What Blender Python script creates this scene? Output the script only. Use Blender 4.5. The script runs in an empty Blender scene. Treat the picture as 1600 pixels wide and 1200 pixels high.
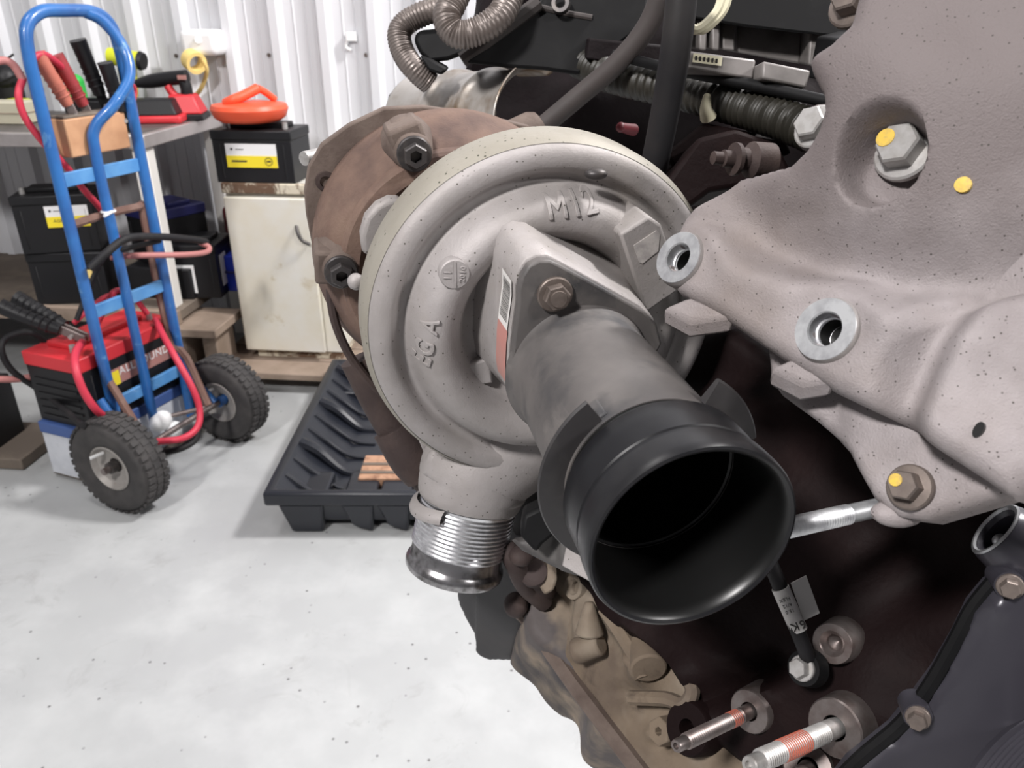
import bpy, bmesh, math, random
import numpy as np
from mathutils import Vector as V, Matrix
from mathutils.geometry import delaunay_2d_cdt
random.seed(4)
C = bpy.context.scene.collection
SC = bpy.context.scene
# ------------------------------------------------------------------ camera, world, lamps, exposure
F = 1230.0; PITCH = math.atan(580 / F); HC = 1.2
CP, SP = math.cos(PITCH), math.sin(PITCH)
cd = bpy.data.cameras.new('camera'); cam = bpy.data.objects.new('camera', cd); C.objects.link(cam)
cd.sensor_width = 36; cd.lens = 36 * F / 1600; cd.clip_start = 0.02; cd.clip_end = 60
cam.location = (0, 0, HC); cam.rotation_euler = (math.pi / 2 - PITCH, 0, 0)
cd.dof.use_dof = True; cd.dof.focus_distance = 0.50; cd.dof.aperture_fstop = 17
SC.camera = cam
SC.view_settings.view_transform = 'Standard'; SC.view_settings.look = 'None'
SC.view_settings.gamma = 1; SC.view_settings.use_curve_mapping = False
SC.view_settings.exposure = 0.25
SC.cycles.use_denoising = True; SC.cycles.max_bounces = 6
w = bpy.data.worlds.new('world'); SC.world = w; w.use_nodes = True
w.node_tree.nodes['Background'].inputs[0].default_value = (0.8, 0.85, 1, 1)
w.node_tree.nodes['Background'].inputs[1].default_value = 0.3
def lamp(loc, target, sx, sy, power, col=(1, .97, .96)):
    l = bpy.data.lights.new('ceiling_lamp', 'AREA'); l.shape = 'RECTANGLE'; l.size = sx; l.size_y = sy
    l.energy = power; l.color = col
    o = bpy.data.objects.new('ceiling_lamp', l); C.objects.link(o); o.location = loc
    o.rotation_euler = (V(target) - V(loc)).to_track_quat('-Z', 'Y').to_euler()
    return o
lamp((-1.25, -1.1, 3.0), (0.1, 0.6, 1), 0.36, 0.36, 90)         # high-bay lamp behind the left shoulder
lamp((2.0, 1.7, 3.7), (-0.8, 3.0, 0.9), 0.5, 0.5, 165)        # lamp beyond the engine, washing the sheet wall
lamp((2.6, -1.0, 3.0), (0.1, 0.6, 1), 0.4, 0.4, 55)         # lamp on the right of the bay
lamp((-1.3, 1.2, 3.8), (-1.0, 1.7, 0), 0.5, 0.4, 22)         # lamp over the benches

# ------------------------------------------------------------------ helpers
def W(x, y, z):                       # camera-frame metres (right, down, forward) -> world
    return V((x, CP * z - SP * y, HC - (CP * y + SP * z)))
def WD(x, y, z): return V((x, CP * z - SP * y, -(CP * y + SP * z)))
def PP(px, py, z): return W((px - 800) / F * z, (py - 600) / F * z, z)
def ray(px, py): return WD((px - 800) / F, (py - 600) / F, 1)
CAM = V((0, 0, HC))
def pix(p):
    d = p - CAM; z = CP * d.y - SP * d.z; y = -SP * d.y - CP * d.z
    return 800 + F * d.x / z, 600 + F * y / z
class Plane:
    def __init__(s, p, n, up=V((0, 0, 1))):
        s.p = p; s.n = n.normalized(); s.e1 = up.cross(s.n).normalized(); s.e2 = s.n.cross(s.e1)
    def hit(s, px, py, h=0):
        r = ray(px, py); t = (s.p + s.n * h - CAM).dot(s.n) / r.dot(s.n); return CAM + r * t
    def uv(s, q): d = q - s.p; return d.dot(s.e1), d.dot(s.e2)
    def at(s, u, v, h=0): return s.p + s.e1 * u + s.e2 * v + s.n * h
def basis(n, up=V((0, 0, 1))):
    n = n.normalized()
    if abs(n.dot(up)) > .98: up = V((0, 1, 0))
    a = up.cross(n).normalized(); return a, n.cross(a), n
INV = {}
def root(name, label, cat, loc=(0, 0, 0), group=None, M=None):
    o = bpy.data.objects.new(name, None); C.objects.link(o); o.empty_display_size = .05
    if M is None:
        M2 = Matrix.Translation(V(loc)); INV[o.name] = M2.inverted()
    else: M2 = M
    o.matrix_world = M2; o['label'] = label; o['category'] = cat
    if group: o['group'] = group
    return o
def tag(o, label=None, cat=None, group=None, kind=None):
    for k, v in (('label', label), ('category', cat), ('group', group), ('kind', kind)):
        if v: o[k] = v
    return o
class MB:
    def __init__(s): s.v = []; s.f = []
    def add(s, vs, fs):
        b = len(s.v); s.v += [V(x) for x in vs]; s.f += [tuple(i + b for i in f) for f in fs]; return s
    def box(s, c, size, R=None):
        hx, hy, hz = [k / 2 for k in size]; R = R or Matrix.Identity(3); c = V(c)
        vs = [c + R @ V((x, y, z)) for z in (-hz, hz) for x, y in ((-hx, -hy), (hx, -hy), (hx, hy), (-hx, hy))]
        return s.add(vs, [(3, 2, 1, 0), (4, 5, 6, 7), (0, 1, 5, 4), (1, 2, 6, 5), (2, 3, 7, 6), (3, 0, 4, 7)])
    def lathe(s, prof, org, n, seg=48, a0=0, a1=None, x=None, wob=None, capends=False):
        org = V(org); e1, e2, n = basis(V(n))
        if x is not None: e1 = V(x).normalized(); e2 = n.cross(e1)
        full = a1 is None
        if full: a1 = a0 + 2 * math.pi
        N = seg if full else seg + 1; vs = []
        for i in range(N):
            a = a0 + (a1 - a0) * i / seg; d = e1 * math.cos(a) + e2 * math.sin(a)
            for r, h in prof:
                vs.append(org + d * (r if wob is None else wob(r, h, a)) + n * h)
        m = len(prof); fs = []
        for i in range(seg):
            j = (i + 1) % N
            for k in range(m - 1): fs.append((i * m + k, j * m + k, j * m + k + 1, i * m + k + 1))
        if not full and capends:
            fs.append(tuple(range(m - 1, -1, -1))); fs.append(tuple((N - 1) * m + k for k in range(m)))
        return s.add(vs, fs)
    def cyl(s, p0, p1, r0, r1=None, seg=20, caps=True):
        r1 = r0 if r1 is None else r1; p0 = V(p0); p1 = V(p1); e1, e2, n = basis(p1 - p0); vs = []
        for p, r in ((p0, r0), (p1, r1)):
            vs += [p + (e1 * math.cos(2 * math.pi * i / seg) + e2 * math.sin(2 * math.pi * i / seg)) * r for i in range(seg)]
        fs = [(i, (i + 1) % seg, seg + (i + 1) % seg, seg + i) for i in range(seg)]
        if caps: fs += [tuple(range(seg - 1, -1, -1)), tuple(range(seg, 2 * seg))]
        return s.add(vs, fs)
    def tube(s, pts, r, seg=12, smooth=6, closed=False, rf=None, caps=True):
        P = [V(p) for p in pts]
        if smooth and len(P) > 2:
            Q = []; n = len(P); rng = range(n if closed else n - 1)
            for i in rng:
                p0 = P[(i - 1) % n] if (closed or i) else P[0] * 2 - P[1]
                p1 = P[i]; p2 = P[(i + 1) % n]
                p3 = P[(i + 2) % n] if (closed or i < n - 2) else P[-1] * 2 - P[-2]
                for k in range(smooth):
                    t = k / smooth
                    Q.append(.5 * ((2 * p1) + (p2 - p0) * t + (2 * p0 - 5 * p1 + 4 * p2 - p3) * t * t + (3 * p1 - p0 - 3 * p2 + p3) * t ** 3))
            if not closed: Q.append(P[-1])
            P = Q
        n = len(P); vs = []; e = None
        for i in range(n):
            t = (P[(i + 1) % n] - P[i - 1]) if closed else (P[min(i + 1, n - 1)] - P[max(i - 1, 0)])
            t = t.normalized()
            if e is None: e = basis(t)[0]
            e = (e - t * e.dot(t)).normalized(); b = t.cross(e)
            rr = r if rf is None else r * rf(i / max(n - 1, 1))
            vs += [P[i] + (e * math.cos(2 * math.pi * k / seg) + b * math.sin(2 * math.pi * k / seg)) * rr for k in range(seg)]
        fs = []
        for i in range(n if closed else n - 1):
            j = (i + 1) % n
            fs += [(i * seg + k, i * seg + (k + 1) % seg, j * seg + (k + 1) % seg, j * seg + k) for k in range(seg)]
        if not closed and caps: fs += [tuple(range(seg - 1, -1, -1)), tuple((n - 1) * seg + k for k in range(seg))]
        return s.add(vs, fs)
    def prism(s, poly, vec, scale=1.0):
        P = [V(p) for p in poly]; n = len(P); vec = V(vec); c = sum(P, V()) / n
        vs = P + [c + (p - c) * scale + vec for p in P]
        fs = [tuple(range(n)), tuple(range(2 * n - 1, n - 1, -1))] + [((i + 1) % n, i, n + i, n + (i + 1) % n) for i in range(n)]
        return s.add(vs, fs)
    def sphere(s, c, r, seg=16, rings=8, sc=(1, 1, 1)):
        c = V(c); vs = [c + V((0, 0, r * sc[2]))]
        for i in range(1, rings):
            a = math.pi * i / rings
            vs += [c + V((r * sc[0] * math.sin(a) * math.cos(2 * math.pi * k / seg), r * sc[1] * math.sin(a) * math.sin(2 * math.pi * k / seg), r * sc[2] * math.cos(a))) for k in range(seg)]
        vs.append(c - V((0, 0, r * sc[2]))); fs = [(0, 1 + k, 1 + (k + 1) % seg) for k in range(seg)]
        for i in range(rings - 2):
            b = 1 + i * seg; fs += [(b + k, b + seg + k, b + seg + (k + 1) % seg, b + (k + 1) % seg) for k in range(seg)]
        b = 1 + (rings - 2) * seg; L = len(vs) - 1
        fs += [(b + k, L, b + (k + 1) % seg) for k in range(seg)]
        return s.add(vs, fs)
    def build(s, name, mat, parent=None, bevel=0, ang=38, bseg=2, flat=False):
        me = bpy.data.meshes.new(name); me.from_pydata([tuple(p) for p in s.v], [], s.f); me.validate()
        bm = bmesh.new(); bm.from_mesh(me); bmesh.ops.recalc_face_normals(bm, faces=bm.faces); bm.to_mesh(me); bm.free()
        me.materials.append(mat)
        if not flat:
            me.polygons.foreach_set('use_smooth', [True] * len(me.polygons)); me.set_sharp_from_angle(angle=math.radians(ang))
        o = bpy.data.objects.new(name, me); C.objects.link(o)
        if parent:
            o.parent = parent
            if parent.name in INV: o.matrix_parent_inverse = INV[parent.name]
        if bevel:
            b = o.modifiers.new('bevel', 'BEVEL'); b.width = bevel; b.segments = bseg; b.limit_method = 'ANGLE'; b.angle_limit = math.radians(32)
            b.harden_normals = False
        return o
def copy_tree(o, parent=None):
    c = o.copy(); C.objects.link(c)
    if parent:
        c.parent = parent
    if o.name in INV: INV[c.name] = INV[o.name]
    for ch in list(o.children): copy_tree(ch, c)
    return c
def bolt_mb(c, n, r=.008, h=.007, fl=1.35, pit=.0, rot=0., seg=24):
    """hex head with a flange under it, standing on c along n"""
    m = MB(); e1, e2, n = basis(V(n)); c = V(c)
    m.lathe([(r * .6, 0), (r * fl, 0), (r * fl, h * .22), (r * fl * .93, h * .3), (r * .7, h * .34)], c, n, seg)
    def hx(rr, hh, k=6): return [c + (e1 * math.cos(rot + 2 * math.pi * i / k) + e2 * math.sin(rot + 2 * math.pi * i / k)) * rr + n * hh for i in range(k)]
    if pit:
        rings = [hx(r, h * .25), hx(r, h * .9), hx(r * .9, h), hx(r * pit, h), hx(r * pit, h * .45)]
    else: rings = [hx(r, h * .25), hx(r, h * .9), hx(r * .9, h)]
    vs = sum(rings, []); fs = []
    for q in range(len(rings) - 1): fs += [(q * 6 + i, q * 6 + (i + 1) % 6, q * 6 + 6 + (i + 1) % 6, q * 6 + 6 + i) for i in range(6)]
    fs.append(tuple((len(rings) - 1) * 6 + i for i in range(6)))
    m.add(vs, fs); return m
def text_mesh(name, s, o0, xd, yd, size, ext, mat, parent, bend=None):
    cu = bpy.data.curves.new(name, 'FONT'); cu.body = s; cu.size = size; cu.extrude = ext; cu.align_x = 'CENTER'; cu.align_y = 'CENTER'
    cu.resolution_u = 3; cu.offset = -size * .008; cu.space_character = 1.12; cu.bevel_depth = min(ext * .5, .0006); cu.bevel_resolution = 1
    t = bpy.data.objects.new(name, cu); C.objects.link(t)
    me = bpy.data.meshes.new_from_object(t); bpy.data.objects.remove(t); bpy.data.curves.remove(cu)
    xd = V(xd).normalized(); zd = xd.cross(V(yd)).normalized(); yd = zd.cross(xd); o0 = V(o0)
    if bend:
        bm = bmesh.new(); bm.from_mesh(me); bmesh.ops.triangulate(bm, faces=bm.faces)
        for _ in range(4):
            es = [e for e in bm.edges if e.calc_length() > size * .07]
            if not es: break
            bmesh.ops.subdivide_edges(bm, edges=es, cuts=1); bmesh.ops.triangulate(bm, faces=bm.faces)
        bm.to_mesh(me); bm.free()
    for v in me.vertices:
        p = v.co.copy(); q = o0 + xd * p.x + yd * p.y + zd * p.z
        v.co = bend(q, p) if bend else q
    me.materials.clear(); me.materials.append(mat)
    o = bpy.data.objects.new(name, me); C.objects.link(o); o.parent = parent
    if parent.name in INV: o.matrix_parent_inverse = INV[parent.name]
    return o
def sstep(a, b, x):
    t = np.clip((np.asarray(x, float) - a) / (b - a), 0, 1); return t * t * (3 - 2 * t)
def relief(name, polypx, plane, hfun, mat, parent, spacing=.0025, back=.04, rnd=(.008, .006), ang=50, subdiv_edge=True):
    """a cast panel: outline on a plane, relief heights along its normal, rounded rim and side walls"""
    uv = [plane.uv(plane.hit(*p)) for p in polypx]; P = []
    for i in range(len(uv)):
        a = np.array(uv[i]); b = np.array(uv[(i + 1) % len(uv)]); k = max(1, int(np.linalg.norm(b - a) / spacing))
        P += [a + (b - a) * j / k for j in range(k)]
    P = np.array(P); nb = len(P)
    lo, hi = P.min(0), P.max(0)
    gx, gy = np.meshgrid(np.arange(lo[0], hi[0], spacing), np.arange(lo[1], hi[1], spacing * .87))
    gx[1::2] += spacing / 2; G = np.stack([gx.ravel(), gy.ravel()], 1)
    def dist(Q):
        d = np.full(len(Q), 1e9); ins = np.zeros(len(Q), bool)
        U = np.array(uv)
        for i in range(len(U)):
            a = U[i]; b = U[(i + 1) % len(U)]; ab = b - a; t = np.clip(((Q - a) @ ab) / (ab @ ab), 0, 1)
            d = np.minimum(d, np.linalg.norm(Q - a - t[:, None] * ab, axis=1))
            cr = ((a[1] > Q[:, 1]) != (b[1] > Q[:, 1])); xx = a[0] + (Q[:, 1] - a[1]) * ab[0] / (ab[1] if abs(ab[1]) > 1e-12 else 1e-12)
            ins ^= cr & (Q[:, 0] < xx)
        return d, ins
    d, ins = dist(G); G = G[ins & (d > spacing * .45)]; d = d[ins & (d > spacing * .45)]
    allp = np.concatenate([P, G]); dd = np.concatenate([np.zeros(nb), d])
    res = delaunay_2d_cdt([V(p) for p in allp], [(i, (i + 1) % nb) for i in range(nb)], [], 1, 1e-7)
    vv = np.array([list(p) for p in res[0]]); faces = res[2]
    if len(vv) != len(allp): dd = np.where(dist(vv)[0] < 1e-6, 0, dist(vv)[0])
    w3 = [plane.at(*p) for p in vv]; px = np.array([pix(p) for p in w3])
    h = np.asarray(hfun(px[:, 0], px[:, 1]), float) * np.ones(len(vv))
    k = np.clip(dd / rnd[0], 0, 1); h = h - rnd[1] * (1 - np.sqrt(np.clip(1 - (1 - k) ** 2, 0, 1)))
    m = MB(); m.add([plane.at(p[0], p[1], hh) for p, hh in zip(vv, h)], faces)
    base = len(m.v); ring = list(range(nb)) if len(vv) == len(allp) else None
    if ring:
        m.add([plane.at(vv[i][0], vv[i][1], -back) for i in ring], [])
        m.f += [((i + 1) % nb, i, base + i, base + (i + 1) % nb) for i in range(nb)] + [tuple(base + i for i in range(nb))]
    o = m.build(name, mat, parent, ang=ang); return o

# ------------------------------------------------------------------ materials
MATS = {}
def mat(name, col, rough=.6, metal=0., var=None, var2=None, specks=None, bump=None, bump2=None, spec=.5, coat=0, stain=None, upper_tone=None):
    """var/var2=(colour, scale, lo, hi, detail); specks=(colour, scale, size); bump=(scale,strength,dist)"""
    m = bpy.data.materials.new(name); m.use_nodes = True; nt = m.node_tree; N = nt.nodes; L = nt.links
    b = N['Principled BSDF']; b.inputs['Roughness'].default_value = rough; b.inputs['Metallic'].default_value = metal
    b.inputs['Specular IOR Level'].default_value = spec; b.inputs['Coat Weight'].default_value = coat
    tc = N.new('ShaderNodeTexCoord').outputs['Object']
    c = None
    def noise(scale, det=4, rg=.6):
        n = N.new('ShaderNodeTexNoise'); n.inputs['Scale'].default_value = scale; n.inputs['Detail'].default_value = det; n.inputs['Roughness'].default_value = rg
        L.new(tc, n.inputs['Vector']); return n.outputs['Fac']
    def ramp(fac, lo, hi):
        r = N.new('ShaderNodeMapRange'); r.inputs[1].default_value = lo; r.inputs[2].default_value = hi; L.new(fac, r.inputs[0]); return r.outputs[0]
    def mix(fac, a, bc):
        x = N.new('ShaderNodeMix'); x.data_type = 'RGBA'; L.new(fac, x.inputs[0])
        if isinstance(a, tuple): x.inputs[6].default_value = (*a, 1)
        else: L.new(a, x.inputs[6])
        x.inputs[7].default_value = (*bc, 1); return x.outputs[2]
    c = col
    for q in (var, var2):
        if q: c = mix(ramp(noise(q[1], q[4] if len(q) > 4 else 4), q[2], q[3]), c, q[0])
    if stain:
        n = N.new('ShaderNodeTexNoise'); n.inputs['Scale'].default_value = stain[1]; n.inputs['Detail'].default_value = 8; n.inputs['Roughness'].default_value = .7
        n.inputs['Distortion'].default_value = 1.2; L.new(tc, n.inputs['Vector']); c = mix(ramp(n.outputs['Fac'], stain[2], stain[3]), c, stain[0])
    if upper_tone:                       # darker tone with a ragged edge on the upper part of a casting
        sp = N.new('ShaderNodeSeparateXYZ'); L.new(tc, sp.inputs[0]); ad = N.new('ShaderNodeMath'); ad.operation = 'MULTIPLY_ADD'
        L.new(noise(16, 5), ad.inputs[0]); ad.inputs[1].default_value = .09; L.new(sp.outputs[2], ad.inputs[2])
        c = mix(ramp(ad.outputs[0], upper_tone[1] + .045, upper_tone[2] + .045), c, upper_tone[0])
    if specks:
        vo = N.new('ShaderNodeTexVoronoi'); vo.inputs['Scale'].default_value = specks[1]; vo.inputs['Randomness'].default_value = 1; L.new(tc, vo.inputs['Vector'])
        a = ramp(vo.outputs['Distance'], specks[2], specks[2] * .55)
        sx = N.new('ShaderNodeSeparateColor'); L.new(vo.outputs['Color'], sx.inputs[0]); g = ramp(sx.outputs[0], .62, .8)
        mu = N.new('ShaderNodeMath'); mu.operation = 'MULTIPLY'; L.new(a, mu.inputs[0]); L.new(g, mu.inputs[1]); c = mix(mu.outputs[0], c, specks[0])
    if isinstance(c, tuple): b.inputs['Base Color'].default_value = (*c, 1)
    else: L.new(c, b.inputs['Base Color'])
    prev = None
    for q in (bump, bump2):
        if q:
            bn = N.new('ShaderNodeBump'); bn.inputs['Strength'].default_value = q[1]; bn.inputs['Distance'].default_value = q[2]
            L.new(noise(q[0], 3), bn.inputs['Height'])
            if prev: L.new(prev, bn.inputs['Normal'])
            prev = bn.outputs[0]
    if prev: L.new(prev, b.inputs['Normal'])
    MATS[name] = m; return m
def srgb(h):
    h = h.lstrip('#'); r = [int(h[i:i + 2], 16) / 255 for i in (0, 2, 4)]
    return tuple(x / 12.92 if x <= .04045 else ((x + .055) / 1.055) ** 2.4 for x in r)
G = lambda v: (v, v, v)
m_cast = mat('cast_aluminium', (.37, .345, .34), .62, .25, var=((.25, .23, .215), 14, .35, .75), var2=((.42, .37, .31), 5, .5, .8), specks=((.07, .06, .05), 260, .20), bump=(700, .35, .0006), bump2=(90, .2, .002))
m_castdirty = mat('dirty_cast_aluminium', (.34, .308, .31), .66, .2, var=((.225, .20, .198), 26, .4, .8), var2=((.235, .195, .175), 7, .48, .78), upper_tone=((.165, .14, .138), 1.075, 1.135), specks=((.07, .06, .055), 420, .24), bump=(950, .5, .0007), bump2=(260, .22, .0012))
m_castyel = mat('weathered_aluminium_rim', (.30, .28, .24), .6, .2, var=((.24, .22, .18), 18, .4, .8), specks=((.06, .06, .04), 240, .22), bump=(700, .3, .0006))
m_machined = mat('machined_aluminium', (.82, .82, .84), .30, .95, var=((.55, .55, .57), 160, .4, .7))
m_oily = mat('oily_machined_aluminium', (.42, .41, .42), .25, .95, var=((.08, .075, .07), 60, .45, .7))
m_rust = mat('rusty_cast_iron', (.155, .098, .075), .8, .1, var=((.08, .05, .042), 30, .38, .72), var2=((.235, .165, .12), 12, .52, .8), bump=(420, .4, .001))
m_rustdark = mat('dark_rusty_iron', (.042, .028, .026), .75, .2, var=((.08, .055, .047), 25, .45, .8), bump=(300, .4, .001))
m_rustbrown = mat('brown_rusty_iron', (.145, .11, .092), .8, .15, var=((.085, .06, .05), 35, .4, .75), bump=(380, .4, .001))
m_bolt = mat('dirty_steel_bolt', (.20, .165, .145), .5, .6, var=((.11, .09, .08), 120, .4, .8))
m_boltdark = mat('dark_steel_bolt', (.055, .05, .05), .45, .5, var=((.11, .095, .085), 90, .5, .8))
m_boltbright = mat('bright_steel_bolt', (.45, .44, .43), .45, .5, var=((.3, .28, .26), 150, .4, .8))
m_plasdust = mat('dusty_grey_plastic', (.082, .075, .073), .55, 0, var=((.125, .114, .108), 18, .35, .7), var2=((.036, .036, .039), 26, .52, .75), bump=(240, .12, .0006), stain=((.17, .155, .145), 11, .56, .8))
m_rubber = mat('black_rubber_collar', (.008, .008, .0095), .36, 0, var=((.018, .0175, .0185), 40, .45, .8), stain=((.075, .073, .08), 20, .60, .80), spec=.35)
m_black = mat('black_plastic', (.0045, .0045, .005), .6, 0, var=((.010, .010, .0105), 30, .5, .8), spec=.2)
m_inner = mat('oily_black_bore', (.006, .006, .006), .35)
m_hose = mat('black_rubber_hose', (.012, .0115, .013), .6, 0, var=((.03, .027, .026), 12, .5, .8), spec=.3)
m_hosebrown = mat('dusty_hose', (.05, .041, .039), .7, 0, var=((.03, .027, .026), 14, .45, .75))
m_block = mat('maroon_painted_block', (.0085, .0042, .0043), .65, 0, var=((.015, .008, .0077), 22, .5, .8), bump=(160, .4, .0015), spec=.1)
m_blockdark = mat('dark_maroon_block', (.006, .004, .0045), .7, 0, var=((.010, .007, .008), 20, .4, .7), bump=(140, .4, .002), spec=.1)
m_tan = mat('tan_dirt_aluminium', (.165, .125, .088), .85, 0, var=((.09, .066, .05), 16, .4, .75), var2=((.24, .20, .155), 14, .5, .75), stain=((.06, .043, .033), 19, .55, .74), bump=(300, .35, .001))
m_sump = mat('dirty_grey_sump', (.085, .072, .07), .7, .1, var=((.24, .19, .14), 14, .47, .62), var2=((.03, .027, .03), 12, .48, .7), bump=(200, .3, .001))
m_blackpan = mat('black_sump_plastic', (.032, .031, .033), .6, 0, var=((.05, .046, .045), 12, .5, .8))
m_timing = mat('glossy_blue_black_cover', (.042, .040, .050), .30, .2, var=((.060, .057, .068), 8, .4, .8))
m_zinc = mat('zinc_plated_steel', (.68, .69, .70), .38, .75, var=((.4, .4, .42), 90, .4, .7))
m_stud = mat('dull_steel_stud', (.25, .22, .21), .4, .8, var=((.15, .11, .10), 70, .4, .7))
m_redthread = mat('red_thread_lock', (.42, .10, .06), .5)
m_yellowpaint = mat('yellow_paint_mark', (.68, .46, .07), .6, 0, var=((.45, .32, .1), 300, .45, .7))
m_white = mat('white_label', (.62, .60, .58), .6)
m_plate = mat('pale_metal_plate', (.44, .41, .39), .6, .1, var=((.3, .28, .27), 120, .45, .7))
m_paper = mat('clean_white_paper', (.8, .8, .8), .6)
m_redlabel = mat('faded_red_label', (.42, .19, .165), .6, 0, var=((.33, .2, .175), 60, .4, .8))
m_ink = mat('black_ink', (.035, .032, .03), .6)
m_shield = mat('stained_heat_shield', (.46, .43, .40), .38, .55, var=((.20, .13, .07), 16, .47, .66), var2=((.58, .56, .54), 9, .5, .8))
m_support = mat('shaded_support_casting', (.06, .056, .055), .6, .1, var=((.10, .095, .09), 40, .4, .8))  # shade on the turbo support, put into its dark colour
m_corr = mat('metallic_corrugated_sleeve', (.21, .18, .165), .42, .45, var=((.12, .10, .09), 20, .45, .75))
m_conduit = mat('olive_corrugated_conduit', (.022, .020, .015), .5)
m_rail = mat('grey_rail_metal', (.19, .175, .168), .5, .2, var=((.06, .055, .05), 25, .4, .8))
m_cream = mat('cream_cable', (.62, .58, .42), .5)
# background materials
m_floor = mat('painted_concrete_floor', (.40, .41, .41), .5, 0, var=((.34, .345, .35), 2.2, .35, .75), var2=((.45, .46, .46), 6, .45, .75), stain=((.31, .31, .31), 5.5, .57, .74), specks=((.14, .14, .14), 34, .13), bump=(14, .08, .004))
m_wall = mat('white_sheet_metal', (.66, .665, .69), .38, .0, var=((.60, .61, .64), 1.5, .4, .8))
m_plainwall = mat('plain_wall', (.34, .34, .35), .8)
m_ceil = mat('ceiling_grey', (.25, .25, .26), .8)
m_steel = mat('stainless_bench', (.55, .51, .50), .35, .7, var=((.38, .35, .34), 9, .4, .8))
m_cream_paint = mat('cream_cabinet_paint', (.66, .62, .52), .5, 0, var=((.70, .69, .65), 5, .4, .7), stain=((.40, .30, .14), 5, .60, .76))
m_rustedge = mat('flaking_rust', (.62, .56, .44), .7, 0, stain=((.13, .075, .045), 11, .45, .53))
m_legwhite = mat('white_painted_leg', (.74, .72, .68), .5, 0, stain=((.45, .3, .15), 6, .66, .8))
m_blue = mat('blue_truck_paint', (.022, .13, .38), .35, .0, var=((.018, .085, .28), 10, .4, .7), stain=((.16, .33, .52), 16, .6, .75), coat=.3)
m_bluelight = mat('worn_light_blue_paint', (.10, .28, .55), .45, 0, var=((.05, .20, .48), 14, .4, .7), stain=((.33, .42, .52), 18, .6, .75))
m_plasdark = mat('dark_grey_plastic', (.028, .026, .027), .5, 0, var=((.06, .056, .054), 30, .5, .8))
m_benchdark = mat('worn_dark_bench_sheet', (.11, .10, .095), .5, .4, var=((.2, .18, .17), 8, .4, .8))
m_rustbar = mat('rusty_brown_bar', (.16, .085, .065), .7, 0, var=((.24, .16, .13), 20, .5, .8))
m_tyre = mat('tyre_rubber', (.035, .033, .033), .85, 0, var=((.065, .06, .058), 20, .4, .8))
m_rim = mat('dusty_wheel_rim', (.34, .32, .30), .55, .4, stain=((.22, .10, .06), 14, .58, .72))
m_batt = mat('battery_black_plastic', (.010, .010, .0115), .45, spec=.35)
m_red = mat('red_plastic', (.58, .03, .04), .45)
m_redrub = mat('red_cable', (.52, .03, .06), .5)
m_pinkrub = mat('faded_red_cable', (.40, .16, .15), .6)
m_darkred = mat('dark_red_plastic', (.12, .012, .018), .5)
m_yellow = mat('yellow_label', (.85, .68, .03), .5)
m_yelplastic = mat('lime_yellow_plastic', (.62, .66, .03), .45)
m_yelstrap = mat('pale_yellow_strap', (.82, .62, .22), .6)
m_green = mat('green_plastic', (.03, .45, .07), .5)
m_orange = mat('orange_plastic', (.80, .10, .04), .45)
m_bluep = mat('deep_blue_plastic', (.012, .035, .40), .4)
m_navy = mat('navy_plastic', (.02, .022, .10), .4)
m_battwhite = mat('grey_white_battery', (.60, .62, .66), .5, 0, var=((.48, .5, .54), 20, .4, .8))
m_battblue = mat('blue_battery_lid', (.05, .10, .28), .5)
m_ply = mat('orange_plywood', (.56, .31, .17), .6, 0, var=((.40, .20, .10), 14, .4, .8))
m_timber = mat('old_timber', (.30, .23, .18), .75, 0, var=((.20, .15, .11), 12, .4, .8))
m_darkwood = mat('dark_dirty_timber', (.13, .105, .085), .8, 0, var=((.22, .18, .14), 9, .45, .8))
m_tray = mat('black_tray_plastic', (.009, .0105, .016), .36, 0, var=((.014, .016, .022), 8, .4, .8))
m_blockwood = mat('copper_brown_timber', (.42, .24, .15), .6, 0, var=((.22, .11, .065), 30, .45, .65))
m_clampskin = mat('faded_red_grip', (.50, .15, .10), .6, 0, var=((.32, .09, .07), 30, .4, .8))
m_clampred = mat('dark_red_grip', (.33, .035, .04), .6, 0, var=((.2, .03, .03), 30, .4, .8))
m_clampmetal = mat('clamp_metal', (.24, .20, .19), .45, .7)
m_cardboard = mat('beige_carton', (.50, .47, .36), .7)
# ================================================================== SETTING
BY = math.radians(5.9); BU = V((math.cos(BY), -math.sin(BY), 0)); BV = V((math.sin(BY), math.cos(BY), 0)); RB = Matrix((BU, BV, V((0, 0, 1)))).transposed()
def bg(u, v, z): return BU * u + BV * v + V((0, 0, z))
def bgpix(px, py, v): return Plane(BV * v, -BV).hit(px, py)          # point on the upright plane v metres into the room
def floorpt(px, py, z=0): r = ray(px, py); t = (z - HC) / r.z; return CAM + r * t
m = MB(); m.add([bg(-4, 3.06, 0), bg(5, 3.06, 0), bg(5, -4.5, 0), bg(-4, -4.5, 0)], [(0, 1, 2, 3)]); tag(m.build('floor', m_floor, flat=True), kind='structure')
m = MB(); m.add([bg(-4, 3.06, 4.2), bg(5, 3.06, 4.2), bg(5, -4.5, 4.2), bg(-4, -4.5, 4.2)], [(0, 1, 2, 3)]); tag(m.build('ceiling', m_ceil, flat=True), kind='structure')
for nm, a, b in (('wall_left', (-4, -4.5), (-4, 3.06)), ('wall_right', (5, -4.5), (5, 3.06)), ('wall_front', (-4, -4.5), (5, -4.5))):
    m = MB(); m.add([bg(*a, 0), bg(*b, 0), bg(*b, 4.2), bg(*a, 4.2)], [(0, 1, 2, 3)]); tag(m.build(nm, m_plainwall, flat=True), kind='structure')
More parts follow.
